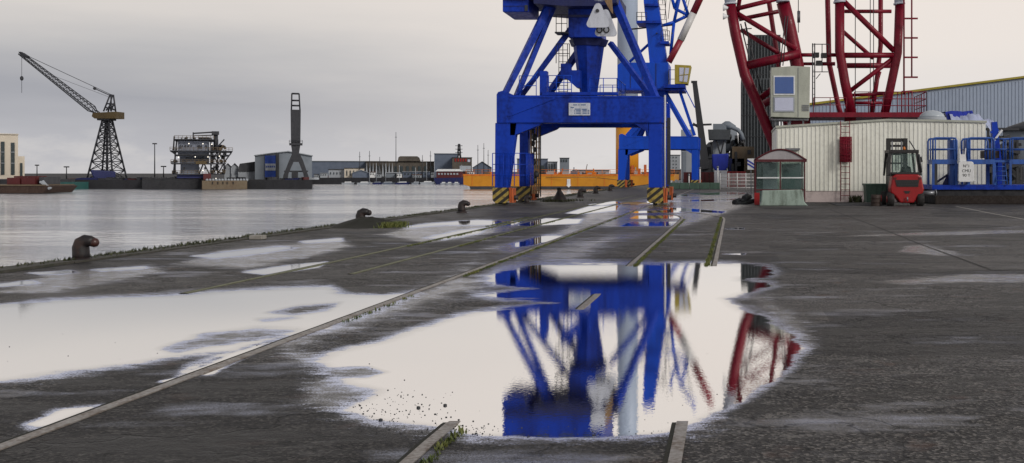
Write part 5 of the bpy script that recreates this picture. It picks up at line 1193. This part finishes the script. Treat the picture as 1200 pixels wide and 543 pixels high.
l = MB(); [vf.box(l, 513 + 3.6 * i, 203, 515 + 3.6 * i, 205, .3, .49) for i in range(7)]; l.build('window', 'light_grey_building', t)
for k, x in enumerate((516, 523, 531)): boat(x, x + 5, ('tiny white dinghy under the left end of the ferry', 'tiny white dinghy under the middle of the ferry', 'tiny white dinghy under the right end of the ferry')[k], 'light_grey_building', 'white', V(370), h=1.4)
hl = ('tiny pale house with dark windows left of the beige waterfront house row', 'small pale quay building behind the white yachts, left of the bunker', 'small white hut before the left end of the bunker', 'small pale office before the raised block of the bunker', 'long pale shed behind the yachts right of the raised block', 'small white kiosk left of the ferry', 'pale office above the dinghies right of the ferry', 'small white store close to the orange barge bow', 'pale shed left of the first masts by the red container')
for k, (x0, x1, y0, mm) in enumerate(((375, 384, 203, 'light_grey_building'), (433.5, 440, 202, 'white'), (441, 447, 204, 'light_grey_building'), (465, 471, 203.5, 'white'), (483, 494, 205, 'light_grey_building'), (505, 509, 202, 'light_grey_building'), (541, 547, 203, 'light_grey_building'), (548, 556, 201, 'white'), (368, 374, 204.5, 'light_grey_building'))):
    far_building('quay_house', hl[k], V(382), x0, y0, x1, mm, .5, 6, wn(x0 + .8, x1 - .3, y0 + 1.4, y0 + 2.8, max(2, int((x1 - x0) / 2.4)), .9), roofm=('grey_building', 'brick', 'dark_building')[k % 3])
yl = ('white yacht with bare mast just left of the bunker fins', 'white yacht with bare mast below the left bunker fins', 'white yacht with bare mast below the right bunker fins', 'white yacht before the raised block of the bunker', 'white yacht right of the bunker raised block', 'white yacht left of the white roofed ferry', 'white yacht beneath the square blue grey building', 'white yacht between the ferry and the orange barge')
rnd = random.Random(21)
for k, x in enumerate((433, 441, 452, 468, 487, 500, 509, 541)):
    vy = V(376); yw = YH + (H - WL) * F / 376; t = thing('moored_yacht', yl[k], 'yacht', (vy.x(x), 376, WL), 'white yachts along the far shore')
    vy.prism(MB(), [(x - 3.2, yw - 1.7), (x - 2.4, yw), (x + 2.6, yw), (x + 3.6, yw - 2)], -1.2, 1).build('hull', 'white', t)
    vy.prism(MB(), [(x - 1.6, yw - 1.75), (x - 1.2, yw - 2.7), (x + 1, yw - 2.7), (x + 1.8, yw - 1.8)], -.7, .7).build('cabin', 'light_grey_building', t)
    MB().tube(vy.p(x, yw - 2), vy.p(x, yw - rnd.uniform(17, 28)), .09, n=5).build('mast', 'light_grey_building', t)
# behind the barge
t = thing('chimney', 'tall slim dark factory chimney seen beneath the nearer blue crane beam', 'chimney', (v11.x(618.5), 430, 0)); MB().tube(v11.p(618.5, v11.yb), v11.p(618.5, 161), .65, .5, n=12).build('stack', 'bunker', t); MB().tube(v11.p(618.5, 162.5), v11.p(618.5, 161), .6, n=12).build('rim', 'dark_building', t)
far_building('factory', 'blue grey factory hall to the right of the slim chimney', v11, 606, 186.5, 642, 'blue_grey_building', .6, 30, roofm='grey_building', wins=[(626, 194, 638, 206, 'window_dark')])
far_building('factory_annex', 'pale silo block right of the blue grey factory hall', v11, 641.8, 190, 653, 'light_grey_building', .5, 20, wn(643, 652, 192, 204, 3, 1.2))
far_building('hopper_building', 'pale building with an overhanging top under the nearer crane beam', V(425), 656, 185.5, 667, 'grey_building', .5, 12, wn(657, 666, 187, 190, 3, 1.4))
far_building('terrace', 'low distant pale building between the hopper building and the orange tower', v11, 671, 200, 714, 'light_grey_building', .6, 12, wn(674, 712, 202, 204, 9, 1.4))
far_building('roofed_store', 'low distant store with dark gable left of the nearer blue crane', V(425), 554, 197, 576, 'blue_grey_building', gable=7, depth=20)
far_building('quay_office', 'low distant block with teal roof right of the orange tower', V(400), 752, 203, 780, 'light_grey_building', 1.2, 12, wn(754, 778, 204, 206, 6, 1.5), roofm='teal')
far_building('apartment_slab', 'distant pale apartment tower seen under the farther blue crane beam', V(520), 783, 182, 797, 'light_grey_building', .5, 16, [(x, y, x + 1, y + 1.4, 'window_dark') for x in (785, 788.5, 792) for y in (184, 188, 192, 196)])
far_building('workshop', 'distant red brown workshop behind the farther crane', V(300), 775, 199, 800, 'brick', 1, 12, wn(777, 798, 202, 205, 5, 1.6), roofm='light_grey_building')
far_building('workshop', 'distant low grey workshop between the grey tower and the hopper', V(300), 815, 180, 872, 'grey_building', 1, 12, wn(818, 870, 190, 195, 8, 2), roofm='dark_building')
rnd = random.Random(5)
for i in range(16):
    x = 775 + i * 1.6 * 2; vv = V(135)
    t = thing('quay_pallet', 'small load among the pallets and crates stacked beyond the farther crane', 'pallet', (vv.x(x), 135, 0), 'pallets beyond the farther crane')
    h = rnd.uniform(2, 9); vv.box(MB(), x, vv.yb - h, x + 3, vv.yb - .7, 0, 1).build('load', rnd.choice(['dark_building', 'light_grey_building', 'brick', 'dark_red', 'white', 'teal']), t); vv.box(MB(), x - .1, vv.yb - .69, x + 3.1, vv.yb, -.05, 1.05).build('pallet_base', 'grime_wood', t)

# ------------------------------------------------------------------ sky, sun, camera
w = bpy.data.worlds.new('World'); scene.world = w; w.use_nodes = True; nt = w.node_tree; nt.nodes.clear()
SE, SA = R(28), R(128)          # sun to the right of the camera, veiled by cloud
wo = nt.nodes.new('ShaderNodeOutputWorld')
sky = nt.nodes.new('ShaderNodeTexSky'); sky.sky_type = 'NISHITA'; sky.sun_disc = False; sky.sun_elevation = SE; sky.sun_rotation = SA; sky.dust_density = 4
b1 = nt.nodes.new('ShaderNodeBackground'); b1.inputs[1].default_value = .05; L(nt, sky.outputs[0], b1.inputs[0])
tc = nt.nodes.new('ShaderNodeTexCoord').outputs['Generated']; sp = nt.nodes.new('ShaderNodeSeparateXYZ'); L(nt, tc, sp.inputs[0])
cm = nt.nodes.new('ShaderNodeMapping'); cm.inputs['Scale'].default_value = (1.4, 1.4, 9); L(nt, tc, cm.inputs[0])
cn = noise(nt, cm.outputs[0], 1.7, 7, .55)
zz = math_(nt, 'ADD', sp.outputs[2], math_(nt, 'MULTIPLY', math_(nt, 'SUBTRACT', cn, .5), .085))
def ramp(stops):
    r = nt.nodes.new('ShaderNodeValToRGB'); cr = r.color_ramp
    while len(cr.elements) < len(stops): cr.elements.new(.5)
    for e, (p_, c) in zip(cr.elements, stops): e.position = p_; e.color = (*c, 1)
    L(nt, math_(nt, 'MULTIPLY', zz, 2.0, clamp=True), r.inputs[0]); return r.outputs[0]
left = ramp([(0, (.57, .56, .58)), (.05, (.50, .50, .53)), (.12, (.39, .395, .43)), (.19, (.53, .52, .525)), (.27, (.70, .66, .63)), (.42, (.84, .77, .72)), (.72, (.84, .78, .73)), (1, (.30, .30, .32))])
right = ramp([(0, (.80, .77, .75)), (.06, (.78, .745, .73)), (.14, (.81, .765, .735)), (.24, (.86, .795, .745)), (.34, (.88, .80, .74)), (.5, (.88, .81, .75)), (.72, (.86, .80, .75)), (1, (.30, .30, .32))])
az = smooth(nt, math_(nt, 'ADD', sp.outputs[0], math_(nt, 'MULTIPLY', math_(nt, 'SUBTRACT', cn, .5), .15)), -.5, .04)
col = mixc(nt, az, left, right)
# small bright cumulus heads low on the horizon
pm_ = nt.nodes.new('ShaderNodeMapping'); pm_.inputs['Scale'].default_value = (9, 9, 26); L(nt, tc, pm_.inputs[0])
pn = noise(nt, pm_.outputs[0], 1.2, 6, .6)
band = math_(nt, 'MULTIPLY', smooth(nt, sp.outputs[2], .045, .018), smooth(nt, pn, .47, .62))
col = mixc(nt, math_(nt, 'MULTIPLY', band, .6), col, (.66, .64, .63))
b2 = nt.nodes.new('ShaderNodeBackground'); b2.inputs[1].default_value = 1.0; L(nt, col, b2.inputs[0])
ms_ = nt.nodes.new('ShaderNodeMixShader'); ms_.inputs[0].default_value = .96; L(nt, b1.outputs[0], ms_.inputs[1]); L(nt, b2.outputs[0], ms_.inputs[2]); L(nt, ms_.outputs[0], wo.inputs[0])

sun = bpy.data.lights.new('sun', 'SUN'); sun.energy = 1.7; sun.angle = R(14); sun.color = (1, .94, .86)
so = bpy.data.objects.new('sun', sun); C.objects.link(so)
d = Vector((math.sin(SA) * math.cos(SE), math.cos(SA) * math.cos(SE), math.sin(SE))); so.rotation_euler = d.to_track_quat('Z', 'Y').to_euler()
cam = bpy.data.cameras.new('camera'); co = bpy.data.objects.new('camera', cam); C.objects.link(co); scene.camera = co
co.location = (0, 0, H); co.rotation_euler = (R(90), 0, 0)
cam.sensor_width = 36; cam.lens = F / 1200 * 36; cam.shift_x = (600 - X0) / 1200; cam.shift_y = -(271.5 - YH) / 1200
cam.clip_start = .1; cam.clip_end = 9000
scene.view_settings.view_transform = 'Standard'; scene.view_settings.look = 'None'; scene.view_settings.exposure = 0; scene.view_settings.gamma = 1
